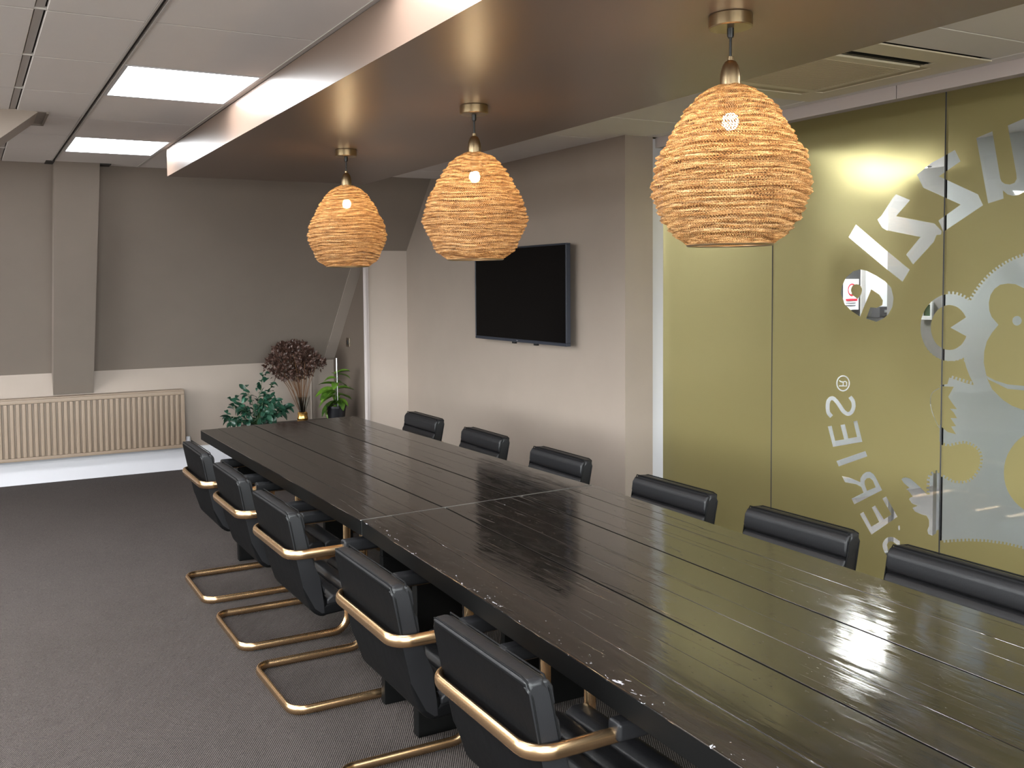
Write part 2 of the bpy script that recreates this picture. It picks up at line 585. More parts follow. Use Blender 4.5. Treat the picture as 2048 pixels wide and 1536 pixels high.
for j in range(len(YJ) - 1):
    y1, y0 = YJ[j], YJ[j + 1]
    for i in range(len(XL) - 1):
        x0, x1 = XL[i], XL[i + 1]
        n = len(XL) - 1
        if i == n - 2:
            x0 += 0.03
            x1 -= 0.012
        if i == n - 1:
            x0 += 0.012
        if i == n - 1 and j in panel_rows:
            light_spots.append((x0, x1, y0, y1))
            continue
        if i in (1, 3, 6, 8) and j in panel_rows:  # rows out of view, added to brighten the room
            light_spots.append((x0, x1, y0, y1))
            continue
        tile(x0, x1, y0, y1)
YR = [7.43 - 0.1, 6.85, 6.2, 5.55, 4.9, 4.24, 3.46]
for a, b in zip(YR, YR[1:]):
    for x0, x1 in ((2.45, 3.16), (3.16, 3.80)):
        tile(x0, x1, b, a)
for x0, x1 in ((2.45, 2.86), ):
    tile(x0, x1, 2.49, 3.46)
YR2 = [2.49, 2.26, 1.6, 0.95, 0.3, -0.35, -1.0, -1.65, -2.3]
for a, b in zip(YR2, YR2[1:]):
    for x0, x1 in ((2.45, 3.10), (3.10, 3.80)):
        if x0 > 3 and (abs(a - 1.6) < 0.01 or abs(a - 0.3) < 0.01 or abs(a + 1.0) < 0.01):
            light_spots.append((3.12, 3.76, b, a))
            continue
        tile(x0, x1, b, a)
for x0, x1, y0, y1 in ((3.80, 3.97, -2.3, 4.72), ):
    tile(x0, x1, y0, y1)
# T-bars between the tiles
for y in YJ[1:-1]:
    obj('grid_bar', bx(-6.115, 0.58, y - 0.004, y + 0.004, CZ + 0.0005, CZ + 0.012), M['grid'], ceil, smooth=False)
    obj('grid_bar', bx(0.61, 1.185, y - 0.004, y + 0.004, CZ + 0.0005, CZ + 0.012), M['grid'], ceil, smooth=False)
for xc in (0.583, 0.607):
    obj('grid_bar', bx(xc - 0.004, xc + 0.004, -2.0, 7.43, CZ - 0.002, CZ + 0.03), M['grid'], ceil, smooth=False)
obj('shadow_gap', bx(0.587, 0.603, -2.0, 7.43, CZ + 0.012, CZ + 0.03), M['gap'], ceil, smooth=False)
obj('grid_strip', bx(0.235, 0.262, -2.0, 7.43, CZ + 0.006, CZ + 0.02), M['grid'], ceil, smooth=False)
obj('grid_bar', bx(1.18, 1.2, -2.0, 7.43, CZ - 0.003, CZ + 0.02), M['grid'], ceil, smooth=False)
obj('ceiling_tile', bx(1.2, 2.45, 6.0, 7.43, CZ, CZ + 0.018), M['tile'], ceil, smooth=False)

# lowered raft over the table
rb = bmesh.new()
hexa(rb, [(1.19, -1.2, 2.40), (2.46, -1.2, 2.40), (2.585, 6.37, 2.40), (1.205, 6.37, 2.40),
          (1.19, -1.2, 2.575), (2.46, -1.2, 2.575), (2.585, 6.37, 2.575), (1.205, 6.37, 2.575)])
struct(obj('ceiling_raft', rb, M['raft'], smooth=False))

# far wall: sloping mansard over a low knee wall
SL = (2.58 - 0.945) / (8.85 - 7.43)
def zs(y):
    return 2.58 - (y - 7.43) * SL
struct(obj('wall_far', bx(-6.4, 3.3, 8.85, 8.95, 0, 0.96), M['taupe'], smooth=False))
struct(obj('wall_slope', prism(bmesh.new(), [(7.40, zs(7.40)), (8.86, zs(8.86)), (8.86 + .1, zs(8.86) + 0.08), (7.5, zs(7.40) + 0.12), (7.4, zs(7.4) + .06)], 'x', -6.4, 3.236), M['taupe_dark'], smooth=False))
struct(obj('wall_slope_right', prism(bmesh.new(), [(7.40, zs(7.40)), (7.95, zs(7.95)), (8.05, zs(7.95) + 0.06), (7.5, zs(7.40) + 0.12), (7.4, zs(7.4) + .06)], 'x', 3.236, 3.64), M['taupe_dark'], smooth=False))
# boxed rafter that runs down the slope to the radiator
rb = bmesh.new()
hexa(rb, [(0.60, 7.29, 2.585), (0.906, 7.29, 2.585), (0.906, 7.50, 2.585), (0.60, 7.50, 2.585),
          (0.662, 8.86, 0.74), (0.990, 8.86, 0.74), (0.990, 9.05, 0.74), (0.662, 9.05, 0.74)][::1])
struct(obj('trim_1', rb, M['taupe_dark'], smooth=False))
rb = bmesh.new()
box(rb, 0.545, 0.60, 7.27, 7.43, 2.572, 2.60); box(rb, 0.906, 0.985, 7.30, 7.43, 2.572, 2.60)
struct(obj('trim_2', rb, M['gap'], smooth=False))
# thin casing along the slope where it meets the side wall
e0, e1 = 7.80, 8.82
rb = bmesh.new()
prism(rb, [(e0, zs(e0) - 0.012), (e1, zs(e1) - 0.012), (e1, zs(e1) + 0.03), (e0, zs(e0) + 0.03)], 'x', 3.13, 3.236)
struct(obj('trim_3', rb, M['taupe_mid'], smooth=False))
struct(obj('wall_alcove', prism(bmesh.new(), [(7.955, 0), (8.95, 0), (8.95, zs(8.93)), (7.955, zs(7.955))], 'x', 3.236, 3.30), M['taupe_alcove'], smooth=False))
struct(obj('wall_stub', bx(3.245, 3.64, 7.945, 8.0, 0, zs(7.945) + 0.01), M['taupe_lit_stub'], smooth=False))
rb = bmesh.new()
box(rb, 3.2, 3.222, 7.925, 7.955, 0, 1.99, 0.003); box(rb, 3.222, 3.247, 7.938, 7.955, 0, 1.99, 0.002)
struct(obj('trim_4', rb, M['header']))
struct(obj('wall_right', bx(3.63, 3.845, 4.71, 8.0, 0, 2.60), M['taupe'], smooth=False))
wl = bmesh.new()
WY0, WY1, WZ0, WZ1 = -1.8, 6.6, 0.75, 2.4
box(wl, -6.5, -6.4, -2.5, WY0, 0, 2.7); box(wl, -6.5, -6.4, WY1, 8.95, 0, 2.7)
box(wl, -6.5, -6.4, WY0, WY1, 0, WZ0); box(wl, -6.5, -6.4, WY0, WY1, WZ1, 2.7)
struct(obj('wall_left', wl, M['taupe'], smooth=False))
wf = struct(obj('window_8', bx(-6.46, -6.452, WY0, WY1, WZ0, WZ1), M['glass'], smooth=False))  # unseen window, added to fill the room with light from the left
for k in range(5):
    y = WY0 + (WY1 - WY0) * k / 4
    obj('window_bar', bx(-6.48, -6.43, y - 0.03, y + 0.03, WZ0, WZ1, 0.004), M['white'], wf)
for z in (WZ0, WZ1):
    obj('window_bar', bx(-6.48, -6.43, WY0, WY1, z - 0.03, z + 0.03, 0.004), M['white'], wf)
obj('sill', bx(-6.42, -6.25, WY0 - 0.05, WY1 + 0.05, WZ0 - 0.06, WZ0 - 0.02, 0.006), M['white'], wf)
pl = bpy.data.lights.new('daylight_portal', 'AREA')
pl.shape = 'RECTANGLE'; pl.size = WZ1 - WZ0; pl.size_y = WY1 - WY0
pl.cycles.is_portal = True
po_ = bpy.data.objects.new('daylight_portal', pl); COL.objects.link(po_)
po_.location = (-6.5, (WY0 + WY1) / 2, (WZ0 + WZ1) / 2); po_.rotation_euler = (0, rad(-90), 0)
wl = bmesh.new()
VX0, VX1, VZ0, VZ1 = -3.0, 3.2, 0.75, 2.35
box(wl, -6.5, VX0, -2.5, -2.4, 0, 2.7); box(wl, VX1, 4.0, -2.5, -2.4, 0, 2.7)
box(wl, VX0, VX1, -2.5, -2.4, 0, VZ0); box(wl, VX0, VX1, -2.5, -2.4, VZ1, 2.7)
struct(obj('wall_back', wl, M['taupe'], smooth=False))
wf = struct(obj('window_9', bx(VX0, VX1, -2.46, -2.452, VZ0, VZ1), M['glass'], smooth=False))  # unseen back window, added to brighten stub wall, raft and ceiling
for k in range(6):
    x = VX0 + (VX1 - VX0) * k / 5
    obj('window_bar', bx(x - 0.03, x + 0.03, -2.48, -2.43, VZ0, VZ1, 0.004), M['white'], wf)
for z in (VZ0, VZ1):
    obj('window_bar', bx(VX0, VX1, -2.48, -2.43, z - 0.03, z + 0.03, 0.004), M['white'], wf)
obj('sill', bx(VX0 - 0.05, VX1 + 0.05, -2.42, -2.27, VZ0 - 0.06, VZ0 - 0.02, 0.006), M['white'], wf)
pl = bpy.data.lights.new('daylight_portal', 'AREA')
pl.shape = 'RECTANGLE'; pl.size = VX1 - VX0; pl.size_y = VZ1 - VZ0
pl.cycles.is_portal = True
po_ = bpy.data.objects.new('daylight_portal', pl); COL.objects.link(po_)
po_.location = ((VX0 + VX1) / 2, -2.5, (VZ0 + VZ1) / 2); po_.rotation_euler = (rad(90), 0, 0)
struct(obj('wall_return', bx(3.845, 3.99, 4.80, 5.2, 0, 2.7), M['taupe'], smooth=False))
# sloping boxed brace at the far left, coming out of the ceiling
struct(obj('trim_5', prism(bmesh.new(), [(0.376, 2.585), (-2.845, 0.0), (-3.55, 0.0), (-0.33, 2.585)], 'y', 5.29, 5.68), M['taupe'], smooth=False))
rb = bmesh.new()
box(rb, 0.405, 0.418, 5.285, 5.69, 2.570, 2.60); box(rb, 0.2, 0.418, 5.67, 5.69, 2.570, 2.60); box(rb, 0.36, 0.41, 5.29, 5.68, 2.577, 2.60)
struct(obj('trim_6', rb, M['taupe_dark'], smooth=False))
# skirting
bb = bmesh.new()
prism(bb, [(8.85, 0), (8.825, 0), (8.825, 0.165), (8.832, 0.185), (8.84, 0.2), (8.85, 0.205)], 'x', -6.4, 3.236)
struct(obj('baseboard_far', bb, M['white'], smooth=False))
bb = bmesh.new()
prism(bb, [(3.63, 0), (3.612, 0), (3.612, 0.13), (3.63, 0.15)], 'y', 4.71, 7.945)
struct(obj('baseboard_right', bb, M['white'], smooth=False))

# glass partition: jamb, header, panes with film
GX = 3.95
struct(obj('trim_7', bx(3.835, 3.955, 4.735, 4.80, 0, 2.575, 0.003), M['white']))
hd = bmesh.new()
box(hd, 3.885, 3.975, 3.012, 4.735, 2.517, 2.58, 0.002)
box(hd, 3.885, 3.975, -2.4, 3.008, 2.517, 2.58, 0.002)
struct(obj('trim_8', hd, M['header']))
struct(obj('trim_9', bx(3.92, 3.98, -2.4, 4.735, 0, 0.05, 0.003), M['header']))
# outlines of the lettering and the emblem in the frosted film: (1 = clear cut-out, 0 = film), (y, z) on the glass
ART=[(1,[(2.656,2.291),(2.584,2.310),(2.545,2.104),(2.539,2.091),(2.525,2.080),(2.503,2.075),(2.483,2.080),(2.474,2.096),(2.476,2.116),(2.517,2.324),(2.449,2.342),(2.402,2.159),(2.401,2.102),(2.417,2.065),(2.443,2.038),(2.465,2.028),(2.488,2.026),(2.512,2.034),(2.533,2.053),(2.529,2.018),(2.597,2.003)]),
(1,[(2.756,2.253),(2.728,2.199),(2.832,2.144),(2.644,2.046),(2.620,1.997),(2.805,1.892),(2.831,1.944),(2.724,2.008),(2.910,2.100),(2.943,2.163),(2.872,2.208),(2.810,2.231)]),
(1,[(3.071,2.066),(3.053,2.083),(2.977,2.049),(3.051,1.979),(2.850,1.932),(2.813,1.895),(2.817,1.880),(2.839,1.879),(2.853,1.848),(2.957,1.748),(2.994,1.795),(2.921,1.874),(3.104,1.916),(3.126,1.928),(3.142,1.950),(3.154,1.970),(3.132,1.987)]),
(1,[(3.278,1.953),(3.109,1.824),(2.974,1.724),(3.012,1.668),(3.108,1.735),(3.321,1.893)]),
(1,[(3.248,1.497),(3.296,1.522),(3.340,1.556),(3.365,1.610),(3.359,1.649),(3.333,1.693),(3.292,1.722),(3.252,1.731),(3.212,1.723),(3.156,1.698),(3.107,1.671),(3.073,1.639),(3.059,1.592),(3.064,1.550),(3.087,1.512),(3.114,1.491),(3.153,1.474),(3.212,1.488),(3.189,1.544),(3.153,1.542),(3.121,1.556),(3.118,1.578),(3.138,1.606),(3.185,1.632)]),
(0,[(3.238,1.629),(3.239,1.621),(3.242,1.614),(3.247,1.608),(3.254,1.603),(3.262,1.600),(3.270,1.599),(3.279,1.600),(3.287,1.603),(3.294,1.608),(3.299,1.614),(3.303,1.621),(3.304,1.629),(3.303,1.636),(3.300,1.643),(3.295,1.649),(3.288,1.654),(3.280,1.657),(3.271,1.658),(3.263,1.657),(3.255,1.654),(3.248,1.649),(3.243,1.643),(3.239,1.636)]),
(0,[(3.304,1.610),(3.264,1.584),(3.240,1.613)]),
(1,[(3.313,1.085),(3.310,1.083),(3.307,1.080),(3.303,1.076),(3.300,1.073),(3.297,1.069),(3.295,1.066),(3.294,1.063),(3.293,1.059),(3.292,1.055),(3.292,1.051),(3.292,1.047),(3.292,1.044),(3.293,1.040),(3.294,1.036),(3.296,1.032),(3.298,1.028),(3.300,1.024),(3.302,1.021),(3.304,1.019),(3.306,1.017),(3.308,1.016),(3.310,1.015),(3.312,1.014),(3.313,1.014),(3.315,1.014),(3.318,1.014),(3.321,1.015),(3.324,1.017),(3.328,1.019),(3.332,1.021),(3.335,1.024),(3.339,1.028),(3.344,1.033),(3.348,1.038),(3.353,1.044),(3.357,1.049),(3.361,1.053),(3.366,1.057),(3.370,1.062),(3.374,1.066),(3.379,1.070),(3.383,1.073),(3.387,1.076),(3.391,1.079),(3.396,1.081),(3.401,1.083),(3.407,1.084),(3.415,1.084),(3.421,1.082),(3.428,1.080),(3.433,1.076),(3.438,1.072),(3.442,1.067),(3.446,1.062),(3.449,1.057),(3.450,1.051),(3.452,1.045),(3.452,1.040),(3.453,1.034),(3.453,1.029),(3.453,1.023),(3.453,1.017),(3.452,1.011),(3.451,1.005),(3.450,0.999),(3.448,0.993),(3.444,0.987),(3.439,0.982),(3.435,0.978),(3.430,0.975),(3.427,0.972),(3.424,0.970),(3.406,0.986),(3.409,0.988),(3.412,0.991),(3.416,0.994),(3.420,0.997),(3.423,1.000),(3.425,1.003),(3.426,1.006),(3.427,1.010),(3.428,1.015),(3.428,1.021),(3.428,1.026),(3.428,1.031),(3.428,1.036),(3.428,1.040),(3.427,1.045),(3.426,1.049),(3.425,1.053),(3.424,1.055),(3.422,1.057),(3.420,1.060),(3.418,1.062),(3.415,1.063),(3.414,1.064),(3.413,1.064),(3.413,1.064),(3.412,1.064),(3.410,1.063),(3.407,1.062),(3.404,1.060),(3.400,1.057),(3.397,1.055),(3.393,1.051),(3.389,1.048),(3.385,1.044),(3.381,1.039),(3.377,1.035),(3.373,1.030),(3.368,1.025),(3.364,1.020),(3.359,1.014),(3.354,1.009),(3.349,1.005),(3.343,1.002),(3.338,0.999),(3.332,0.997),(3.326,0.995),(3.320,0.994),(3.314,0.994),(3.308,0.995),(3.302,0.997),(3.296,1.000),(3.291,1.004),(3.287,1.007),(3.283,1.011),(3.280,1.016),(3.277,1.021),(3.274,1.026),(3.272,1.032),(3.270,1.038),(3.269,1.043),(3.268,1.049),(3.268,1.054),(3.269,1.060),(3.270,1.065),(3.271,1.070),(3.273,1.075),(3.276,1.081),(3.280,1.085),(3.284,1.090),(3.288,1.094),(3.292,1.097),(3.294,1.099)]),
(1,[(3.438,0.924),(3.414,0.931),(3.391,0.856),(3.336,0.872),(3.359,0.942),(3.332,0.949),(3.310,0.880),(3.258,0.895),(3.281,0.970),(3.258,0.977),(3.226,0.875),(3.404,0.823)]),
(1,[(3.382,0.753),(3.208,0.832),(3.196,0.807),(3.367,0.728)]),
(1,[(3.347,0.682),(3.302,0.682),(3.236,0.671),(3.236,0.689),(3.221,0.713),(3.201,0.728),(3.180,0.733),(3.159,0.725),(3.146,0.710),(3.109,0.655),(3.270,0.552),(3.286,0.578),(3.216,0.622),(3.229,0.647),(3.259,0.656),(3.328,0.654)]),
(0,[(3.195,0.635),(3.146,0.662),(3.163,0.693),(3.181,0.702),(3.198,0.697),(3.210,0.682),(3.210,0.665)]),
(1,[(3.236,0.510),(3.215,0.525),(3.168,0.462),(3.123,0.495),(3.167,0.558),(3.148,0.571),(3.097,0.513),(3.055,0.547),(3.108,0.614),(3.086,0.628),(3.022,0.542),(3.167,0.422)]),
(1,[(3.016,0.478),(3.013,0.479),(3.008,0.481),(3.003,0.482),(2.998,0.484),(2.994,0.484),(2.991,0.484),(2.988,0.484),(2.984,0.483),(2.980,0.482),(2.976,0.480),(2.973,0.478),(2.971,0.476),(2.968,0.473),(2.966,0.469),(2.964,0.464),(2.962,0.459),(2.961,0.454),(2.961,0.450),(2.961,0.446),(2.962,0.442),(2.963,0.438),(2.965,0.434),(2.967,0.430),(2.969,0.428),(2.970,0.426),(2.972,0.425),(2.974,0.423),(2.976,0.422),(2.978,0.422),(2.981,0.421),(2.984,0.421),(2.988,0.422),(2.992,0.423),(2.997,0.424),(3.003,0.426),(3.008,0.427),(3.013,0.429),(3.018,0.431),(3.023,0.433),(3.029,0.435),(3.035,0.437),(3.042,0.438),(3.049,0.437),(3.055,0.437),(3.061,0.435),(3.068,0.433),(3.074,0.430),(3.080,0.426),(3.085,0.421),(3.090,0.416),(3.094,0.410),(3.098,0.403),(3.101,0.397),(3.103,0.390),(3.103,0.383),(3.102,0.376),(3.100,0.370),(3.098,0.365),(3.095,0.359),(3.092,0.354),(3.088,0.349),(3.083,0.343),(3.078,0.338),(3.073,0.334),(3.069,0.330),(3.066,0.327),(3.046,0.345),(3.049,0.348),(3.053,0.352),(3.058,0.356),(3.062,0.361),(3.066,0.365),(3.069,0.369),(3.072,0.373),(3.074,0.378),(3.076,0.382),(3.077,0.386),(3.078,0.390),(3.078,0.393),(3.077,0.395),(3.076,0.399),(3.074,0.402),(3.071,0.406),(3.069,0.408),(3.067,0.410),(3.065,0.412),(3.062,0.413),(3.059,0.414),(3.056,0.415),(3.053,0.415),(3.049,0.415),(3.046,0.415),(3.042,0.414),(3.037,0.412),(3.032,0.410),(3.026,0.408),(3.020,0.406),(3.015,0.404),(3.009,0.403),(3.003,0.401),(2.997,0.400),(2.991,0.399),(2.985,0.399),(2.978,0.400),(2.972,0.402),(2.966,0.405),(2.961,0.409),(2.955,0.413),(2.951,0.418),(2.947,0.423),(2.944,0.429),(2.941,0.435),(2.939,0.442),(2.938,0.449),(2.937,0.456),(2.938,0.462),(2.939,0.469),(2.941,0.475),(2.944,0.482),(2.947,0.487),(2.951,0.493),(2.956,0.497),(2.961,0.500),(2.967,0.503),(2.973,0.504),(2.978,0.506),(2.985,0.506),(2.992,0.506),(2.999,0.505),(3.005,0.503),(3.011,0.502),(3.015,0.500),(3.018,0.499)]),
(1,[(2.902,0.366),(2.899,0.368),(2.894,0.370),(2.889,0.373),(2.885,0.376),(2.880,0.378),(2.877,0.379),(2.874,0.379),(2.871,0.378),(2.867,0.378),(2.863,0.377),(2.858,0.375),(2.853,0.373),(2.848,0.370),(2.841,0.367),(2.834,0.363),(2.827,0.359),(2.822,0.355),(2.817,0.353),(2.803,0.371),(2.807,0.374),(2.813,0.377),(2.819,0.381),(2.827,0.386),(2.834,0.390),(2.840,0.393),(2.846,0.395),(2.852,0.397),(2.857,0.398),(2.863,0.399),(2.869,0.400),(2.876,0.399),(2.883,0.397),(2.890,0.394),(2.897,0.391),(2.902,0.388),(2.907,0.385),(2.910,0.383)]),
(1,[(3.304,1.160),(3.305,1.152),(3.307,1.144),(3.311,1.137),(3.316,1.130),(3.322,1.125),(3.329,1.120),(3.337,1.117),(3.345,1.115),(3.353,1.115),(3.361,1.117),(3.369,1.120),(3.375,1.125),(3.380,1.130),(3.384,1.137),(3.387,1.145),(3.388,1.153),(3.387,1.161),(3.385,1.169),(3.381,1.176),(3.376,1.183),(3.369,1.188),(3.362,1.193),(3.354,1.196),(3.346,1.197),(3.338,1.197),(3.330,1.195),(3.323,1.192),(3.317,1.188),(3.312,1.182),(3.308,1.175),(3.305,1.168)]),
(0,[(3.312,1.159),(3.312,1.153),(3.314,1.146),(3.317,1.140),(3.321,1.134),(3.326,1.129),(3.332,1.125),(3.339,1.123),(3.345,1.121),(3.352,1.121),(3.359,1.123),(3.365,1.126),(3.370,1.129),(3.374,1.134),(3.378,1.140),(3.380,1.146),(3.380,1.153),(3.380,1.160),(3.378,1.167),(3.375,1.173),(3.371,1.179),(3.365,1.184),(3.359,1.188),(3.353,1.190),(3.346,1.191),(3.339,1.191),(3.333,1.190),(3.327,1.187),(3.322,1.183),(3.317,1.178),(3.314,1.172),(3.312,1.166)]),
(1,[(3.370,1.138),(3.321,1.143),(3.321,1.148),(3.370,1.143)]),
(1,[(3.321,1.146),(3.321,1.165),(3.334,1.170),(3.347,1.164),(3.348,1.144),(3.342,1.144),(3.342,1.162),(3.334,1.165),(3.327,1.162),(3.327,1.145)]),
(1,[(3.344,1.165),(3.358,1.166),(3.368,1.171),(3.371,1.166),(3.360,1.161),(3.345,1.159)]),
(1,[(2.622,1.465),(2.623,1.445),(2.627,1.424),(2.634,1.404),(2.643,1.385),(2.654,1.368),(2.668,1.352),(2.684,1.338),(2.702,1.327),(2.721,1.318),(2.741,1.312),(2.761,1.309),(2.782,1.309),(2.803,1.313),(2.823,1.319),(2.842,1.328),(2.859,1.340),(2.875,1.355),(2.889,1.372),(2.899,1.391),(2.907,1.411),(2.912,1.433),(2.914,1.455),(2.913,1.477),(2.909,1.499),(2.901,1.520),(2.891,1.540),(2.878,1.557),(2.863,1.573),(2.846,1.586),(2.828,1.597),(2.808,1.605),(2.787,1.610),(2.767,1.611),(2.746,1.610),(2.726,1.605),(2.707,1.598),(2.689,1.588),(2.672,1.576),(2.658,1.561),(2.646,1.544),(2.636,1.526),(2.629,1.507),(2.624,1.486)]),
(1,[(1.997,1.441),(1.998,1.406),(2.002,1.371),(2.009,1.336),(2.020,1.303),(2.034,1.270),(2.051,1.239),(2.071,1.209),(2.094,1.181),(2.119,1.155),(2.147,1.132),(2.178,1.112),(2.210,1.095),(2.244,1.081),(2.279,1.070),(2.316,1.063),(2.353,1.061),(2.391,1.062),(2.428,1.067),(2.465,1.076),(2.501,1.090),(2.536,1.107),(2.568,1.129),(2.598,1.154),(2.625,1.183),(2.649,1.215),(2.669,1.250),(2.685,1.287),(2.697,1.326),(2.705,1.366),(2.708,1.407),(2.706,1.448),(2.700,1.488),(2.689,1.528),(2.675,1.567),(2.656,1.603),(2.633,1.637),(2.607,1.668),(2.579,1.696),(2.547,1.720),(2.514,1.741),(2.479,1.758),(2.442,1.770),(2.405,1.779),(2.368,1.784),(2.331,1.784),(2.294,1.781),(2.259,1.774),(2.224,1.764),(2.192,1.750),(2.161,1.732),(2.132,1.712),(2.105,1.689),(2.081,1.664),(2.060,1.636),(2.042,1.607),(2.027,1.576),(2.014,1.543),(2.005,1.510),(2.000,1.475)]),
(1,[(2.708,1.563),(2.678,1.572),(2.594,1.673),(2.329,1.670),(2.041,1.400),(2.022,0.551),(2.206,0.546),(2.413,0.547),(2.491,0.547),(2.573,0.539),(2.661,0.522),(2.738,0.500),(2.824,0.472),(2.836,1.189),(2.774,1.204),(2.765,1.234),(2.688,1.216),(2.595,1.202),(2.632,1.252),(2.673,1.315),(2.704,1.335)]),
(0,[(2.839,1.189),(2.743,1.194),(2.769,1.146),(2.749,1.120),(2.726,1.095),(2.760,1.093),(2.741,1.078),(2.725,1.054),(2.756,1.051),(2.729,1.018),(2.753,1.013),(2.728,0.981),(2.770,0.986),(2.801,1.006),(2.837,1.052)]),
(0,[(2.851,0.949),(2.800,0.935),(2.765,0.931),(2.727,0.945),(2.690,0.957),(2.661,0.955),(2.639,0.948),(2.617,0.934),(2.605,0.915),(2.600,0.888),(2.604,0.853),(2.636,0.799),(2.661,0.777),(2.687,0.765),(2.739,0.759),(2.797,0.777),(2.849,0.790)]),
(0,[(2.153,0.907),(2.155,0.882),(2.159,0.857),(2.167,0.832),(2.177,0.807),(2.191,0.784),(2.207,0.763),(2.226,0.744),(2.247,0.727),(2.270,0.713),(2.294,0.703),(2.318,0.695),(2.344,0.692),(2.369,0.692),(2.393,0.696),(2.416,0.704),(2.438,0.716),(2.457,0.731),(2.473,0.749),(2.487,0.770),(2.497,0.794),(2.503,0.819),(2.505,0.846),(2.504,0.874),(2.499,0.901),(2.490,0.928),(2.477,0.953),(2.462,0.977),(2.443,0.999),(2.422,1.018),(2.400,1.034),(2.376,1.046),(2.351,1.055),(2.326,1.060),(2.301,1.061),(2.277,1.059),(2.254,1.053),(2.233,1.044),(2.213,1.031),(2.196,1.016),(2.181,0.998),(2.170,0.978),(2.161,0.956),(2.156,0.932)]),
(0,[(2.435,1.637),(2.471,1.654),(2.503,1.657),(2.537,1.652),(2.562,1.634),(2.579,1.608),(2.586,1.575),(2.583,1.539),(2.572,1.513),(2.541,1.480),(2.570,1.444),(2.592,1.406),(2.603,1.361),(2.604,1.313),(2.594,1.269),(2.585,1.238),(2.598,1.266),(2.565,1.201),(2.515,1.158),(2.474,1.137),(2.425,1.125),(2.277,1.126),(2.128,1.277),(2.134,1.512),(2.288,1.609),(2.389,1.623)]),
(1,[(2.441,1.500),(2.442,1.495),(2.444,1.490),(2.447,1.486),(2.451,1.483),(2.456,1.480),(2.461,1.479),(2.466,1.480),(2.471,1.482),(2.475,1.485),(2.478,1.489),(2.480,1.494),(2.481,1.499),(2.480,1.505),(2.479,1.510),(2.475,1.514),(2.471,1.517),(2.467,1.519),(2.461,1.520),(2.456,1.520),(2.452,1.518),(2.447,1.515),(2.444,1.510),(2.442,1.506)]),
(1,[(2.592,1.257),(2.551,1.239),(2.496,1.227),(2.427,1.227),(2.345,1.236),(2.345,1.217),(2.426,1.208),(2.496,1.208),(2.548,1.228),(2.583,1.241)]),
(0,[(2.680,1.463),(2.681,1.446),(2.685,1.429),(2.691,1.413),(2.700,1.398),(2.710,1.385),(2.723,1.375),(2.737,1.366),(2.751,1.361),(2.767,1.359),(2.783,1.359),(2.798,1.363),(2.813,1.370),(2.826,1.379),(2.838,1.391),(2.847,1.406),(2.854,1.422),(2.859,1.439),(2.861,1.457),(2.860,1.475),(2.856,1.492),(2.849,1.509),(2.840,1.524),(2.829,1.537),(2.816,1.547),(2.801,1.555),(2.786,1.560),(2.771,1.562),(2.755,1.560),(2.740,1.556),(2.726,1.549),(2.713,1.539),(2.702,1.527),(2.693,1.513),(2.686,1.497),(2.682,1.481)]),
(1,[(2.764,1.460),(2.690,1.508),(2.653,1.515),(2.628,1.471),(2.651,1.418),(2.682,1.422)]),
(0,[(3.020,1.287),(2.812,1.301),(2.803,0.389),(3.006,0.336)]),
(1,[(3.003,0.727),(2.995,0.736),(2.978,0.741),(2.957,0.739),(2.934,0.727),(2.904,0.708),(2.852,0.672),(2.854,0.687),(2.858,0.710),(2.854,0.730),(2.857,0.747),(2.851,0.768),(2.835,0.785),(2.803,0.793),(2.799,0.532),(2.816,0.524),(2.820,0.507),(2.838,0.494),(2.858,0.496),(2.864,0.512),(2.855,0.536),(2.855,0.562),(2.868,0.580),(2.894,0.581),(2.928,0.587),(2.942,0.602),(2.916,0.617),(2.944,0.622),(2.961,0.639),(2.956,0.648),(2.941,0.656),(2.970,0.683),(2.977,0.685),(2.960,0.695),(2.991,0.712)]),
(1,[(2.814,1.183),(2.821,1.179),(2.831,1.173),(2.841,1.165),(2.850,1.157),(2.854,1.149),(2.857,1.139),(2.859,1.129),(2.859,1.119),(2.859,1.109),(2.858,1.098),(2.855,1.087),(2.852,1.076),(2.849,1.065),(2.844,1.055),(2.839,1.045),(2.834,1.035),(2.828,1.024),(2.822,1.014),(2.816,1.004),(2.812,0.998),(2.809,1.000),(2.813,1.006),(2.819,1.015),(2.825,1.026),(2.831,1.036),(2.836,1.046),(2.841,1.057),(2.845,1.067),(2.849,1.077),(2.852,1.088),(2.854,1.099),(2.855,1.109),(2.856,1.120),(2.855,1.129),(2.854,1.139),(2.851,1.148),(2.847,1.156),(2.839,1.163),(2.829,1.170),(2.819,1.176),(2.812,1.180)]),
(1,[(2.777,1.609),(2.767,1.609),(2.768,1.623),(2.778,1.623)]),
(1,[(2.758,1.609),(2.749,1.608),(2.748,1.622),(2.757,1.623)]),
(1,[(2.741,1.607),(2.731,1.605),(2.728,1.618),(2.737,1.620)]),
(1,[(2.723,1.603),(2.714,1.600),(2.710,1.612),(2.718,1.615)]),
(1,[(2.707,1.596),(2.699,1.592),(2.692,1.604),(2.700,1.608)]),
(1,[(2.691,1.588),(2.684,1.583),(2.676,1.593),(2.683,1.598)]),
(1,[(2.669,1.574),(2.665,1.582),(2.678,1.588),(2.682,1.580)]),
(1,[(2.662,1.589),(2.657,1.597),(2.670,1.603),(2.674,1.595)]),
(1,[(2.653,1.604),(2.649,1.611),(2.661,1.618),(2.665,1.610)]),
(1,[(2.644,1.618),(2.640,1.625),(2.651,1.632),(2.656,1.625)]),
(1,[(2.635,1.632),(2.630,1.639),(2.641,1.646),(2.646,1.639)]),
(1,[(2.625,1.645),(2.619,1.652),(2.630,1.660),(2.636,1.653)]),
(1,[(2.614,1.658),(2.609,1.664),(2.619,1.673),(2.625,1.666)]),
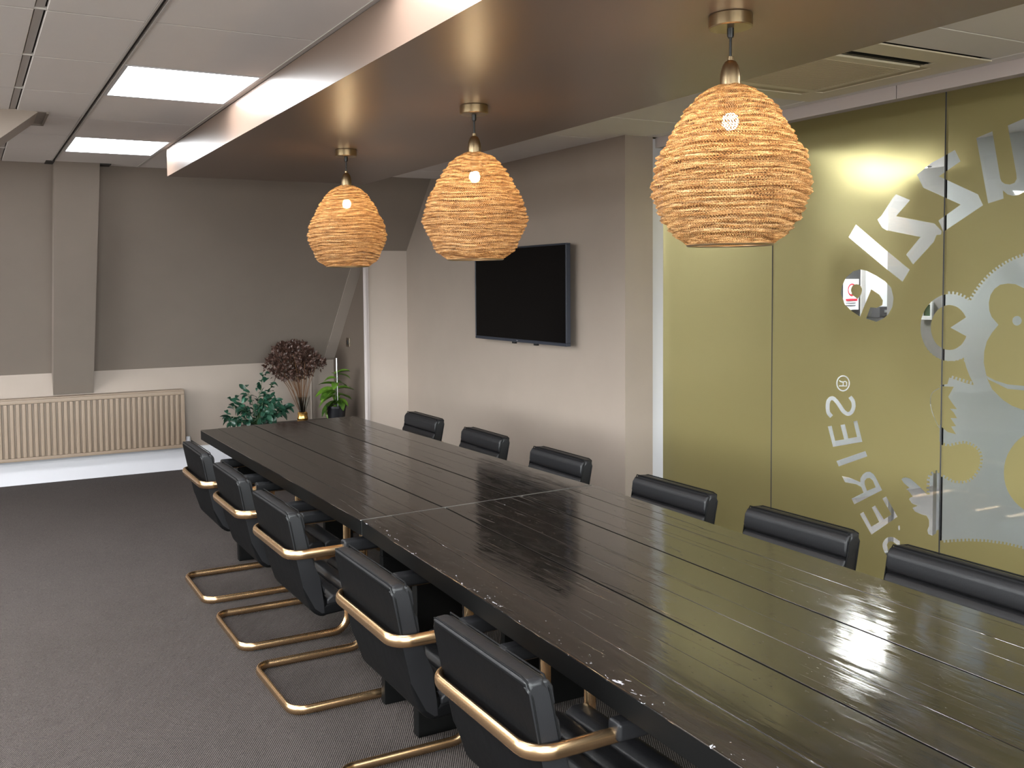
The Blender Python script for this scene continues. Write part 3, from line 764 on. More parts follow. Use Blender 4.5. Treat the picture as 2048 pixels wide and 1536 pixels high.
(1,[(2.603,1.670),(2.597,1.676),(2.607,1.685),(2.613,1.679)]),
(1,[(2.592,1.682),(2.585,1.687),(2.595,1.697),(2.601,1.691)]),
(1,[(2.579,1.693),(2.573,1.698),(2.582,1.708),(2.589,1.702)]),
(1,[(2.567,1.703),(2.560,1.708),(2.569,1.719),(2.575,1.713)]),
(1,[(2.554,1.713),(2.547,1.718),(2.555,1.729),(2.562,1.724)]),
(1,[(2.541,1.723),(2.534,1.727),(2.541,1.738),(2.548,1.733)]),
(1,[(2.527,1.731),(2.520,1.736),(2.527,1.746),(2.534,1.742)]),
(1,[(2.513,1.739),(2.506,1.743),(2.512,1.754),(2.520,1.751)]),
(1,[(2.499,1.747),(2.491,1.750),(2.497,1.762),(2.505,1.758)]),
(1,[(2.484,1.753),(2.477,1.757),(2.482,1.768),(2.490,1.765)]),
(1,[(2.470,1.759),(2.462,1.762),(2.467,1.774),(2.475,1.771)]),
(1,[(2.455,1.765),(2.447,1.767),(2.452,1.779),(2.459,1.777)]),
(1,[(2.440,1.769),(2.432,1.771),(2.436,1.784),(2.444,1.782)]),
(1,[(2.425,1.773),(2.417,1.775),(2.420,1.787),(2.428,1.786)]),
(1,[(2.409,1.777),(2.402,1.778),(2.404,1.790),(2.412,1.789)]),
(1,[(2.394,1.779),(2.386,1.780),(2.389,1.793),(2.397,1.792)]),
(1,[(2.379,1.781),(2.371,1.782),(2.373,1.794),(2.381,1.794)]),
(1,[(2.364,1.783),(2.356,1.783),(2.357,1.795),(2.365,1.795)]),
(1,[(2.348,1.783),(2.340,1.783),(2.341,1.795),(2.349,1.795)]),
(1,[(2.333,1.783),(2.325,1.783),(2.325,1.795),(2.333,1.795)]),
(1,[(2.318,1.782),(2.310,1.782),(2.310,1.794),(2.318,1.794)]),
(1,[(2.303,1.781),(2.295,1.780),(2.294,1.792),(2.302,1.793)]),
(1,[(2.288,1.779),(2.280,1.777),(2.279,1.789),(2.287,1.791)]),
(1,[(2.273,1.776),(2.266,1.774),(2.264,1.786),(2.272,1.788)]),
(1,[(2.259,1.773),(2.251,1.771),(2.249,1.782),(2.256,1.784)]),
(1,[(2.245,1.769),(2.237,1.766),(2.235,1.778),(2.242,1.780)]),
(1,[(2.230,1.764),(2.223,1.762),(2.220,1.773),(2.227,1.775)]),
(1,[(2.217,1.759),(2.210,1.756),(2.206,1.767),(2.213,1.770)]),
(1,[(2.203,1.753),(2.196,1.750),(2.192,1.761),(2.199,1.764)]),
(1,[(2.190,1.747),(2.183,1.744),(2.179,1.754),(2.186,1.758)]),
(1,[(2.177,1.740),(2.171,1.737),(2.166,1.747),(2.172,1.751)]),
(1,[(2.673,1.345),(2.680,1.339),(2.689,1.349),(2.682,1.355)]),
(1,[(2.687,1.334),(2.695,1.329),(2.703,1.339),(2.695,1.345)]),
(1,[(2.703,1.324),(2.711,1.320),(2.717,1.332),(2.709,1.336)]),
(1,[(2.720,1.316),(2.729,1.313),(2.733,1.326),(2.724,1.329)]),
(1,[(2.737,1.311),(2.747,1.309),(2.749,1.322),(2.740,1.324)]),
(1,[(2.771,1.307),(2.777,1.307),(2.776,1.316),(2.770,1.316)]),
(1,[(2.791,1.308),(2.797,1.309),(2.794,1.318),(2.788,1.317)]),
(1,[(2.810,1.312),(2.816,1.314),(2.812,1.322),(2.806,1.321)]),
(1,[(2.828,1.319),(2.834,1.322),(2.829,1.329),(2.824,1.327)]),
(1,[(2.846,1.328),(2.851,1.331),(2.845,1.338),(2.840,1.335)]),
(1,[(2.861,1.339),(2.866,1.343),(2.859,1.350),(2.855,1.346)]),
(1,[(2.875,1.352),(2.879,1.357),(2.872,1.362),(2.868,1.358)]),
(1,[(2.887,1.367),(2.891,1.372),(2.882,1.377),(2.879,1.372)]),
(1,[(2.687,1.324),(2.681,1.318),(2.693,1.309),(2.698,1.316)]),
(1,[(2.676,1.311),(2.671,1.304),(2.682,1.296),(2.688,1.303)]),
(1,[(2.666,1.298),(2.661,1.291),(2.672,1.283),(2.677,1.290)]),
(1,[(2.656,1.285),(2.650,1.278),(2.662,1.270),(2.667,1.277)]),
(1,[(2.645,1.272),(2.640,1.265),(2.651,1.257),(2.657,1.263)]),
(1,[(2.635,1.259),(2.630,1.252),(2.641,1.244),(2.646,1.250)]),
(1,[(2.625,1.246),(2.620,1.239),(2.631,1.231),(2.636,1.237)]),
(1,[(2.615,1.233),(2.610,1.226),(2.621,1.218),(2.626,1.225)]),
(1,[(2.605,1.220),(2.600,1.214),(2.611,1.205),(2.616,1.212)]),
(1,[(2.756,1.230),(2.747,1.229),(2.743,1.242),(2.752,1.244)]),
(1,[(2.738,1.227),(2.729,1.225),(2.725,1.239),(2.734,1.240)]),
(1,[(2.720,1.224),(2.711,1.222),(2.708,1.235),(2.717,1.237)]),
(1,[(2.703,1.221),(2.694,1.219),(2.690,1.232),(2.699,1.234)]),
(1,[(2.685,1.217),(2.677,1.216),(2.673,1.229),(2.682,1.230)]),
(1,[(2.668,1.214),(2.659,1.212),(2.656,1.226),(2.665,1.227)]),
(1,[(2.651,1.211),(2.642,1.209),(2.639,1.222),(2.647,1.224)]),
(1,[(2.634,1.208),(2.625,1.206),(2.622,1.219),(2.630,1.221)]),
(1,[(2.617,1.205),(2.609,1.203),(2.605,1.216),(2.614,1.218)]),
(1,[(2.600,1.202),(2.592,1.200),(2.588,1.213),(2.597,1.215)]),
(1,[(2.797,0.936),(2.788,0.935),(2.791,0.922),(2.801,0.923)]),
(1,[(2.779,0.935),(2.769,0.934),(2.773,0.920),(2.782,0.921)]),
(1,[(2.762,0.934),(2.752,0.938),(2.749,0.925),(2.758,0.922)]),
(1,[(2.744,0.941),(2.735,0.945),(2.731,0.932),(2.740,0.928)]),
(1,[(2.726,0.948),(2.717,0.951),(2.714,0.938),(2.723,0.935)]),
(1,[(2.708,0.953),(2.699,0.956),(2.696,0.943),(2.705,0.940)]),
(1,[(2.689,0.959),(2.680,0.958),(2.683,0.945),(2.692,0.945)]),
(1,[(2.672,0.958),(2.663,0.957),(2.666,0.943),(2.675,0.944)]),
(1,[(2.654,0.955),(2.646,0.952),(2.652,0.939),(2.660,0.942)]),
(1,[(2.638,0.950),(2.631,0.945),(2.640,0.934),(2.647,0.938)]),
(1,[(2.624,0.941),(2.617,0.936),(2.626,0.925),(2.633,0.929)]),
(1,[(2.612,0.930),(2.608,0.923),(2.620,0.915),(2.624,0.922)]),
(1,[(2.604,0.916),(2.602,0.907),(2.616,0.903),(2.617,0.911)]),
(1,[(2.600,0.900),(2.599,0.891),(2.612,0.887),(2.614,0.895)]),
(1,[(2.599,0.883),(2.600,0.874),(2.614,0.874),(2.612,0.882)]),
(1,[(2.601,0.866),(2.602,0.857),(2.616,0.857),(2.615,0.865)]),
(1,[(2.605,0.848),(2.610,0.840),(2.621,0.846),(2.617,0.854)]),
(1,[(2.614,0.833),(2.619,0.825),(2.631,0.830),(2.626,0.838)]),
(1,[(2.623,0.817),(2.628,0.809),(2.640,0.814),(2.635,0.822)]),
(1,[(2.632,0.800),(2.639,0.793),(2.648,0.803),(2.640,0.809)]),
(1,[(2.646,0.787),(2.654,0.781),(2.662,0.790),(2.655,0.797)]),
(1,[(2.661,0.775),(2.670,0.771),(2.674,0.783),(2.665,0.787)]),
(1,[(2.678,0.767),(2.687,0.763),(2.691,0.775),(2.682,0.779)]),
(1,[(2.697,0.762),(2.706,0.761),(2.705,0.774),(2.696,0.776)]),
(1,[(2.715,0.760),(2.724,0.759),(2.723,0.772),(2.714,0.773)]),
(1,[(2.733,0.758),(2.743,0.756),(2.742,0.770),(2.732,0.771)]),
(1,[(2.751,0.760),(2.759,0.763),(2.753,0.776),(2.744,0.774)]),
(1,[(2.768,0.766),(2.776,0.768),(2.769,0.782),(2.761,0.779)]),
(1,[(2.784,0.771),(2.793,0.773),(2.786,0.787),(2.777,0.784)]),
(1,[(2.782,0.489),(2.772,0.491),(2.771,0.478),(2.781,0.475)]),
(1,[(2.763,0.494),(2.753,0.497),(2.752,0.483),(2.762,0.480)]),
(1,[(2.744,0.499),(2.735,0.502),(2.734,0.489),(2.743,0.486)]),
(1,[(2.726,0.505),(2.717,0.508),(2.716,0.494),(2.725,0.491)]),
(1,[(2.708,0.510),(2.699,0.513),(2.697,0.500),(2.707,0.497)]),
(1,[(2.690,0.516),(2.680,0.518),(2.679,0.505),(2.689,0.502)]),
(1,[(2.672,0.521),(2.663,0.524),(2.661,0.510),(2.671,0.508)]),
(1,[(2.654,0.525),(2.645,0.527),(2.645,0.514),(2.654,0.512)]),
(1,[(2.636,0.529),(2.627,0.530),(2.627,0.517),(2.636,0.515)]),
(1,[(2.618,0.532),(2.609,0.534),(2.610,0.520),(2.619,0.519)]),
(1,[(2.601,0.535),(2.592,0.537),(2.592,0.524),(2.601,0.522)]),
(1,[(2.583,0.539),(2.575,0.540),(2.575,0.527),(2.584,0.525)]),
(1,[(2.566,0.541),(2.557,0.542),(2.559,0.529),(2.568,0.528)]),
(1,[(2.549,0.543),(2.540,0.544),(2.542,0.530),(2.551,0.529)]),
(1,[(2.532,0.545),(2.524,0.546),(2.525,0.532),(2.534,0.531)]),
(1,[(2.515,0.547),(2.507,0.547),(2.508,0.534),(2.517,0.533)]),
(1,[(2.499,0.548),(2.490,0.549),(2.492,0.536),(2.500,0.535)]),
(1,[(2.482,0.549),(2.474,0.549),(2.477,0.536),(2.485,0.536)]),
(1,[(2.466,0.549),(2.458,0.549),(2.461,0.536),(2.469,0.536)]),
(1,[(2.450,0.549),(2.442,0.549),(2.445,0.536),(2.453,0.536)]),
(1,[(2.434,0.549),(2.426,0.549),(2.429,0.536),(2.437,0.536)]),
(1,[(2.419,0.549),(2.411,0.549),(2.413,0.535),(2.421,0.535)]),
(1,[(2.403,0.549),(2.395,0.549),(2.398,0.535),(2.406,0.535)]),
(1,[(2.387,0.549),(2.380,0.548),(2.382,0.535),(2.390,0.535)]),
(1,[(2.372,0.548),(2.364,0.548),(2.367,0.535),(2.375,0.535)]),
(1,[(2.357,0.548),(2.349,0.548),(2.352,0.535),(2.359,0.535)]),
(1,[(2.341,0.548),(2.334,0.548),(2.336,0.535),(2.344,0.535)]),
(1,[(2.326,0.548),(2.319,0.548),(2.321,0.535),(2.329,0.535)]),
(1,[(2.311,0.548),(2.304,0.548),(2.306,0.535),(2.314,0.535)]),
(1,[(2.296,0.548),(2.289,0.548),(2.291,0.535),(2.299,0.535)]),
(1,[(2.282,0.548),(2.274,0.548),(2.277,0.535),(2.284,0.535)]),
(1,[(2.267,0.548),(2.259,0.548),(2.262,0.535),(2.269,0.535)]),
(1,[(2.252,0.548),(2.245,0.548),(2.247,0.535),(2.255,0.535)]),
(1,[(2.238,0.548),(2.230,0.548),(2.233,0.535),(2.240,0.535)]),
(1,[(2.223,0.548),(2.216,0.548),(2.218,0.535),(2.226,0.535)]),
(1,[(2.852,0.675),(2.853,0.684),(2.868,0.680),(2.867,0.671)]),
(1,[(2.854,0.692),(2.855,0.701),(2.870,0.697),(2.869,0.688)]),
(1,[(2.856,0.709),(2.855,0.718),(2.871,0.716),(2.871,0.707)]),
(1,[(2.855,0.727),(2.855,0.736),(2.870,0.734),(2.870,0.725)]),
(1,[(2.855,0.745),(2.853,0.754),(2.868,0.755),(2.870,0.745)]),
(1,[(2.851,0.763),(2.848,0.772),(2.863,0.773),(2.865,0.763)]),
(1,[(2.840,0.777),(2.833,0.785),(2.844,0.793),(2.851,0.785)]),
(1,[(2.825,0.787),(2.815,0.789),(2.818,0.803),(2.827,0.800)])]

joints = [4.79, 3.822, 2.802, 1.782, 0.762, -0.258, -1.278, -2.38]
def film_mesh(y0, y1, z0, z1):
    vs, es, fs, st = [], [], [], []
    def addp(pp):
        ar = sum(p[0] * q[1] - q[0] * p[1] for p, q in zip(pp, list(pp[1:]) + [pp[0]]))
        if ar < 0:
            pp = list(pp)[::-1]
        b = len(vs)
        vs.extend(Vector(p) for p in pp)
        fs.append(list(range(b, b + len(pp))))
    addp([(y0, z0), (y1, z0), (y1, z1), (y0, z1)])
    st.append(0)
    for s, pp in ART:
        ys = [p[0] for p in pp]
        if max(ys) < y0 or min(ys) > y1:
            continue
        addp(pp)
        st.append(s)
    if len(fs) == 1:
        bm = bmesh.new()
        bm.faces.new([bm.verts.new((GX - 0.001, v.x, v.y)) for v in vs])
        return bm
    rv, re_, rf, ov, oe, of = geometry.delaunay_2d_cdt(vs, es, fs, 1, 1e-5)
    bm = bmesh.new()
    bv = [bm.verts.new((GX - 0.001, v[0], v[1])) for v in rv]
    for f, ids in zip(rf, of):
        if 0 not in ids or st[max(ids)] == 1:
            continue
        bm.faces.new([bv[i] for i in f])
    for v in [v for v in bm.verts if not v.link_faces]:
        bm.verts.remove(v)
    return bm
for k, (a, b) in enumerate(zip(joints, joints[1:])):
    g = 0.0035
    pane = struct(obj('window_%d' % (k + 1), bx(GX, GX + 0.010, b + g, a - g, 0.05, 2.517), M['glass'], smooth=False))
    if k < 5:
        obj('frosted_film', film_mesh(b + g, a - g, 0.05, 2.517), M['film'], pane, smooth=False)
    else:
        obj('frosted_film', film_mesh(b + g, a - g, 0.05, 2.517), M['film'], pane, smooth=False)
    obj('joint_strip', bx(GX - 0.001, GX + 0.011, b - g, b + g, 0.05, 2.517), M['door_dark'], pane, smooth=False)

# the room behind the glass
struct(obj('floor_next', bx(3.98, 8.2, -2.4, 5.2, -0.08, 0.0), M['nextfloor'], smooth=False))
struct(obj('ceiling_next', bx(3.965, 8.2, -2.4, 5.2, 2.45, 2.7), M['tile'], smooth=False))
struct(obj('wall_next_end', bx(3.98, 8.2, 5.0, 5.1, 0, 2.6), M['nextwall'], smooth=False))
struct(obj('wall_next_back', bx(8.1, 8.2, -2.4, 5.0, 0, 2.6), M['nextwall'], smooth=False))
struct(obj('wall_next_partition', bx(4.98, 5.05, -0.6, 3.54, 0, 2.6), M['nextwall'], smooth=False))
struct(obj('wall_next_near', bx(3.98, 8.2, -2.5, -2.4, 0, 2.6), M['nextwall'], smooth=False))
t = thing('notice_board', 'dark notice board behind the big letter e in the glass', 'board', (5.86, 5.0, 1.57))
obj('panel', bx(-0.22, 0.18, -0.034, 0.0, -0.30, 0.33, 0.003), M['door_dark'], t)
obj('edge_trim', bx(0.18, 0.23, -0.04, 0.0, -0.30, 0.33, 0.003), M['nextgrey'], t)

# ------------------------------------------------------------------ ceiling lights
lnames = ['recessed square ceiling light nearer the camera, left of the brown raft', ]
lm_frame, lm_diff = {}, {}
vis = 0
for (x0, x1, y0, y1) in light_spots:
    if abs(x0 - 0.607) < 0.01 and abs((y0 + y1) / 2 - 6.4) < 0.4:
        lab = 'lit square ceiling panel nearest the sloping far wall'
    elif abs(x0 - 0.607) < 0.01 and abs((y0 + y1) / 2 - 4.4) < 0.4:
        lab = 'larger lit square ceiling panel beside the raft, nearer the camera'
    elif x0 < 0:
        lab = ['first', 'second', 'third', 'fourth'][min(range(4), key=lambda q: abs((-1.03, -2.3, -4.2, -5.5)[q] - x0))] + ' row of added fill panels left of the picture, the one ' + ['furthest from the camera', 'second from the far wall', 'third from the far wall', 'fourth from the far wall', 'nearest the back wall'][panel_rows.index(min(range(len(YJ) - 1), key=lambda q: abs(YJ[q] - y1)))]
    elif x0 > 2:
        lab = 'lit ceiling panel above the glass partition' + (', next to the air conditioner' if y0 > 0.5 else ', opposite the near table end' if y0 > -0.8 else ', at the back of the room')
    else:
        lab = 'lit square ceiling panel beside the raft behind the camera, ' + ('first one' if y0 > 1 else 'second one' if y0 > -1 else 'last one')
    cx_, cy_ = (x0 + x1) / 2, (y0 + y1) / 2
    t = thing('ceiling_light', lab, 'ceiling light', (cx_, cy_, CZ))
    hx, hy = (x1 - x0) / 2 - 0.004, (y1 - y0) / 2 - 0.004
    fb = bmesh.new()
    r_ = 0.014
    box(fb, -hx, hx, -hy, -hy + r_, -0.002, 0.02); box(fb, -hx, hx, hy - r_, hy, -0.002, 0.02)
    box(fb, -hx, -hx + r_, -hy + r_, hy - r_, -0.002, 0.02); box(fb, hx - r_, hx, -hy + r_, hy - r_, -0.002, 0.02)
    obj('frame', fb, M['white'], t, smooth=False)
    obj('diffuser', bx(-hx + r_, hx - r_, -hy + r_, hy - r_, 0.002, 0.012), M['fill_diffuser'] if x0 < 0 else M['diffuser'], t, smooth=False)
t = thing('ceiling_light', 'lit ceiling panel in the room behind the glass', 'ceiling light', (4.75, 4.34, 2.45))
obj('frame', bx(-0.32, 0.32, -0.32, 0.32, -0.006, 0.0), M['white'], t, smooth=False)
obj('diffuser', bx(-0.3, 0.3, -0.3, 0.3, -0.009, -0.0065), M['next_diffuser'], t, smooth=False)
t = thing('ceiling_light', 'added fill panel between glass and white partition in the next room', 'ceiling light', (4.62, 1.3, 2.45))  # unseen lamp added to brighten the white partition
obj('frame', bx(-0.32, 0.32, -0.32, 0.32, -0.006, 0.0), M['white'], t, smooth=False)
obj('diffuser', bx(-0.3, 0.3, -0.3, 0.3, -0.009, -0.0065), M['gap_fill_diffuser'], t, smooth=False)
t = thing('ceiling_light', 'added fill panel deep in the next room, before its white end wall', 'ceiling light', (5.6, 4.62, 2.45))  # unseen lamp added to brighten the end wall and the film
obj('frame', bx(-0.32, 0.32, -0.32, 0.32, -0.006, 0.0), M['white'], t, smooth=False)
obj('diffuser', bx(-0.3, 0.3, -0.3, 0.3, -0.009, -0.0065), M['next_fill_diffuser'], t, smooth=False)
t = thing('downlight', 'small recessed downlight close behind the gold frosted glass', 'ceiling light', (4.20, 3.80, 2.45))
db = bmesh.new(); lathe(db, [(0.03, -0.002), (0.05, -0.008), (0.055, -0.004), (0.055, 0.0)], 24)
obj('trim_ring', db, M['white'], t)
ld = bpy.data.lights.new('downlight_lamp', 'SPOT')
ld.energy = DOWN_W; ld.color = (1.0, 0.95, 0.84); ld.spot_size = rad(100); ld.spot_blend = 0.7; ld.shadow_soft_size = 0.04
lo = bpy.data.objects.new('downlight_lamp', ld); COL.objects.link(lo); lo.parent = t
lo.location = (0, 0, -0.02); lo.rotation_euler = (0, rad(14), 0)

# ------------------------------------------------------------------ tables
def quad_pt(q, u, v):
    a = Vector(q[0]) * (1 - u) + Vector(q[1]) * u
    b = Vector(q[3]) * (1 - u) + Vector(q[2]) * u
    return a * (1 - v) + b * v
def make_table(label, q, leg_rows, seed):
    """q: near-left, near-right, far-right, far-left corners of the top"""
    rnd = random.Random(seed)
    t = thing('conference_table', label, 'table', (0, 0, 0), 0, 'two black plank tables pushed end to end')
    boards = [0.0, 0.325, 0.655, 1.0]
    for bi in range(3):
        u0, u1 = boards[bi], boards[bi + 1]
        inner = [u0, u0 + (u1 - u0) * rnd.uniform(0.30, 0.38), u0 + (u1 - u0) * rnd.uniform(0.62, 0.70), u1]
        for k in range(3):
            a, b = inner[k], inner[k + 1]
            ga = 0.0036 if (k == 0 and bi > 0) else 0.0002
            gb = 0.0036 if (k == 2 and bi < 2) else 0.0002
            z1 = 0.76 + rnd.uniform(-0.0007, 0.0007)
            z0 = 0.698
            bm = bmesh.new()
            lo, hi = [], []
            for (u, v, s) in ((a, 0, 1), (b, 0, -1), (b, 1, -1), (a, 1, 1)):
                p = quad_pt(q, u, v)
                off = ga if s > 0 else -gb
                lo.append((p.x + off, p.y, z0)); hi.append((p.x + off, p.y, z1))
            hexa(bm, lo + hi, 0.0035 if (a == 0 or b == 1) else 0.0016, 2)
            me_ = mesh_from_bm('plank', bm, M['board_worn_glints'] if (seed == 5 and a == 0) else M['board'], True, 30)
            me_.materials.append(M['board_edge'])
            for p_ in me_.polygons:
                if p_.center.z < 0.757 and p_.normal.z < 0.3:
                    p_.material_index = 1
            link('plank', me_, t)
    for (y0, y1) in leg_rows:
        for (x0, x1) in ((1.445, 1.635), (2.0, 2.19)):
            obj('leg', bx(x0, x1, y0, y1, 0.0, 0.60, 0.004), M['table_leg'], t)
        obj('crossbar', bx(1.445, 2.19, y0 + 0.004, y1 - 0.004, 0.60, 0.697, 0.004), M['table_leg'], t)
    if seed == 5:
        a, d = Vector(q[3]), Vector(q[2])
        bm = bmesh.new()
        hexa(bm, [(a.x + 0.002, a.y + 0.0008, 0.70), (d.x - 0.01, d.y + 0.0008, 0.70), (d.x - 0.01, d.y + 0.0068, 0.70), (a.x + 0.002, a.y + 0.0068, 0.70),
                  (a.x + 0.002, a.y + 0.0008, 0.7605), (d.x - 0.01, d.y + 0.0008, 0.7605), (d.x - 0.01, d.y + 0.0068, 0.7605), (a.x + 0.002, a.y + 0.0068, 0.7605)])
        obj('joint_strip', bm, M['steel'], t, smooth=False)
    return t
make_table('far black-stained plank table, its end by the plants and radiator',
           [(1.354, 3.432), (2.512, 3.515), (2.418, 6.205), (1.324, 6.113)], [(3.425, 3.462), (5.675, 5.72)], 3)
make_table('near black-stained plank table with scuffed glossy top, cut by the picture edge',
           [(1.262, 0.74), (2.455, 0.80), (2.524, 3.506), (1.356, 3.424)], [(3.11, 3.155), (0.95, 0.995)], 5)

# ------------------------------------------------------------------ cantilever chairs
XR_, XF_, ZA, ZF, YW, R1, R2 = -0.265, 0.255, 0.635, 0.0195, 0.255, 0.065, 0.075
def frame_path():
    P, S = [], []
    def half(sgn, order):
        pts = []
        pts.append(((XR_, 0.0, ZA), (-1, 0, 0)))
        n = 6
        for k in range(n + 1):
            a = rad(180 - 90 * k / n)
            pts.append(((XR_ + R1 + R1 * math.cos(a), sgn * (YW - R1 + R1 * math.sin(a)), ZA), (math.cos(a), sgn * math.sin(a), 0)))
        s = (0, sgn, 0)
        for k in range(n + 1):
            a = rad(90 - 90 * k / n)
            pts.append(((XF_ - R2 + R2 * math.cos(a), sgn * YW, ZA - R2 + R2 * math.sin(a)), s))
        for k in range(n + 1):
            a = rad(0 - 90 * k / n)
            pts.append(((XF_ - R2 + R2 * math.cos(a), sgn * YW, ZF + R2 + R2 * math.sin(a)), s))
        for k in range(n + 1):
            a = rad(90 + 90 * k / n)
            pts.append(((XR_ + R1 + R1 * math.cos(a), sgn * (YW - R1 + R1 * math.sin(a)), ZF), (math.cos(a), sgn * math.sin(a), 0)))
        pts.append(((XR_, 0.0, ZF), (-1, 0, 0)))
        return pts
    A = half(1, 0)
    B = half(-1, 0)[::-1][1:-1]
    for p, s in A + B:
        P.append(p); S.append(s)
    return P, S
def pad_roll(poly_in, poly_out, y, thick):
    pass
def make_chair(label):
    c = thing('cantilever_chair', label, 'chair', (0, 0, 0), 0)
    P, S = frame_path()
    fr = obj('frame', tube(bmesh.new(), P, 0.0115, 16, True, False, 0.0195, S), M['brass'], c, angle=170)
    for sy in (1, -1):
        for gx in (-0.19, 0.13):
            g = obj('glide', bx(gx - 0.02, gx + 0.02, sy * YW - 0.008, sy * YW + 0.008, 0.0, 0.004), M['rubber'], fr, smooth=False)
        obj('arm_pad', bx(-0.045, 0.185, sy * YW - 0.024, sy * YW + 0.024, ZA - 0.012, ZA + 0.036, 0.011, 3), M['leather'], c)
    W = 0.24
    # back: shell with a boxed top, leaning back, then padded rolls on its front
    prof = [(-0.272, 0.800), (-0.262, 0.770), (-0.236, 0.640), (-0.205, 0.500), (-0.172, 0.398), (-0.135, 0.368), (-0.10, 0.368),
            (-0.105, 0.44), (-0.150, 0.520), (-0.182, 0.640), (-0.208, 0.765), (-0.216, 0.803)]
    bme = mesh_from_bm('backrest', prism(bmesh.new(), prof, 'y', -W, W, 0.017, 3), M['leather_back'], True, 50)
    bme.materials.append(M['leather'])
    for p_ in bme.polygons:
        if p_.normal.z > 0.35 and p_.center.z > 0.7 or abs(p_.normal.y) > 0.6 and p_.center.z > 0.5:
            p_.material_index = 1
    b = link('backrest', bme, c)
    def fx(z):      # front face of the shell at height z
        pts = [(0.44, -0.105), (0.52, -0.150), (0.64, -0.182), (0.765, -0.208), (0.803, -0.216)]
        for (z0, x0), (z1, x1) in zip(pts, pts[1:]):
            if z <= z1:
                return x0 + (x1 - x0) * (z - z0) / (z1 - z0)
        return pts[-1][1]
    zz = [0.450, 0.540, 0.630, 0.716, 0.797]
    for z0, z1 in zip(zz, zz[1:]):
        a, d = fx(z0 + 0.003), fx(z1 - 0.003)
        zc = (z0 + z1) / 2
        f = 0.013
        poly = [(a - 0.010, z0 + 0.002), (a + f * 0.45, z0 + 0.002), (fx(zc) + f * 1.05, zc - 0.018), (fx(zc) + f * 1.0, zc + 0.018), (d + f * 0.45, z1 - 0.002), (d - 0.012, z1 - 0.002)]
        obj('back_cushion', prism(bmesh.new(), poly, 'y', -W + 0.002, W - 0.002, 0.008, 3), M['leather'], c, angle=60)
    # piping round the rear edge of the boxed top
    e = 0.004
    path = [(-0.236, -W - e + 0.004, 0.640), (-0.258, -W - e + 0.004, 0.76), (-0.268, -W + 0.008, 0.797), (-0.270, -W + 0.03, 0.8025),
            (-0.270, W - 0.03, 0.8025), (-0.268, W - 0.008, 0.797), (-0.258, W + e - 0.004, 0.76), (-0.236, W + e - 0.004, 0.640)]
    path = [(x + 0.006, y, z - 0.001) for x, y, z in path]
    obj('piping', tube(bmesh.new(), path, 0.0026, 6), M['piping'], b, angle=60)
    path = [(fx(0.62) + 0.002, -W - 0.0005, 0.62), (fx(0.77) + 0.002, -W - 0.0005, 0.77), (fx(0.80), -W + 0.012, 0.8035),
            (fx(0.80), W - 0.012, 0.8035), (fx(0.77) + 0.002, W + 0.0005, 0.77), (fx(0.62) + 0.002, W + 0.0005, 0.62)]
    obj('piping', tube(bmesh.new(), path, 0.0024, 6), M['piping'], b, angle=60)
    # seat
    sp = [(-0.13, 0.372), (0.20, 0.392), (0.235, 0.405), (0.238, 0.425), (0.20, 0.437), (-0.10, 0.420), (-0.125, 0.41)]
    obj('seat', prism(bmesh.new(), sp, 'y', -W, W, 0.01, 3), M['leather_back'], c, angle=50)
    xs = [-0.108, -0.02, 0.065, 0.15, 0.240]
    for x0, x1 in zip(xs, xs[1:]):
        h = lambda x: 0.421 + 0.05 * (x + 0.1)
        xc = (x0 + x1) / 2
        poly = [(x0 + 0.0015, h(x0) - 0.008), (x1 - 0.0015, h(x1) - 0.008), (x1 - 0.0015, h(x1) + 0.014), (xc + 0.02, h(xc) + 0.028), (xc - 0.02, h(xc) + 0.028), (x0 + 0.0015, h(x0) + 0.014)]
        obj('seat_cushion', prism(bmesh.new(), poly, 'y', -W + 0.002, W - 0.002, 0.008, 3), M['leather'], c, angle=60)
    # brackets tying seat to frame
    for sy in (1, -1):
        obj('seat_bracket', bx(0.10, 0.225, sy * 0.228 - 0.022, sy * 0.228 + 0.022, 0.376, 0.396), M['brass'], c, smooth=False)
        obj('bracket_pin', tube(bmesh.new(), [(0.235, sy * 0.235, 0.405), (0.252, sy * YW, 0.405)], 0.008, 8), M['brass'], c)
    return c
LEFT = [(5.23, 'black leather brass-framed chair at the far left end of the tables, beside the radiator'),
        (4.49, 'second chair from the far end along the left side of the tables'),
        (3.755, 'middle chair of the left row, backed up to where the two tables meet'),
        (2.74, 'second nearest black chair on the left side, brass floor loop fully in view'),
        (1.99, 'nearest black chair on the left, large in the bottom of the picture')]
RIGHT = [(5.70, 'black chair back furthest away on the right side of the tables'),
         (4.87, 'right-hand chair under the left half of the television'),
         (4.07, 'right-hand chair just right of the television, opposite the table joint'),
         (3.19, 'right-hand chair in front of the white jamb at the start of the glass'),
         (2.49, 'right-hand chair in front of the plain gold glass pane'),
         (1.86, 'right-hand chair nearest the camera, before the lettered gold glass')]
proto = make_chair(LEFT[0][1])
bpy.context.view_layer.update()
km = kidmap()
rnd = random.Random(11)
for k, (y, lab) in enumerate(LEFT):
    c = proto if k == 0 else copy_tree(proto, km)
    c.location = (1.345, y, 0); c.rotation_euler = (0, 0, rad(rnd.uniform(-0.8, 0.8)))
    c['label'] = lab; c['group'] = 'chairs along the left side of the tables'
for k, (y, lab) in enumerate(RIGHT):
    c = copy_tree(proto, km)
    c.location = (2.487, y, 0); c.rotation_euler = (0, 0, PI + rad(rnd.uniform(-1.0, 1.0)))
    c['label'] = lab; c['group'] = 'chairs along the right side of the tables'

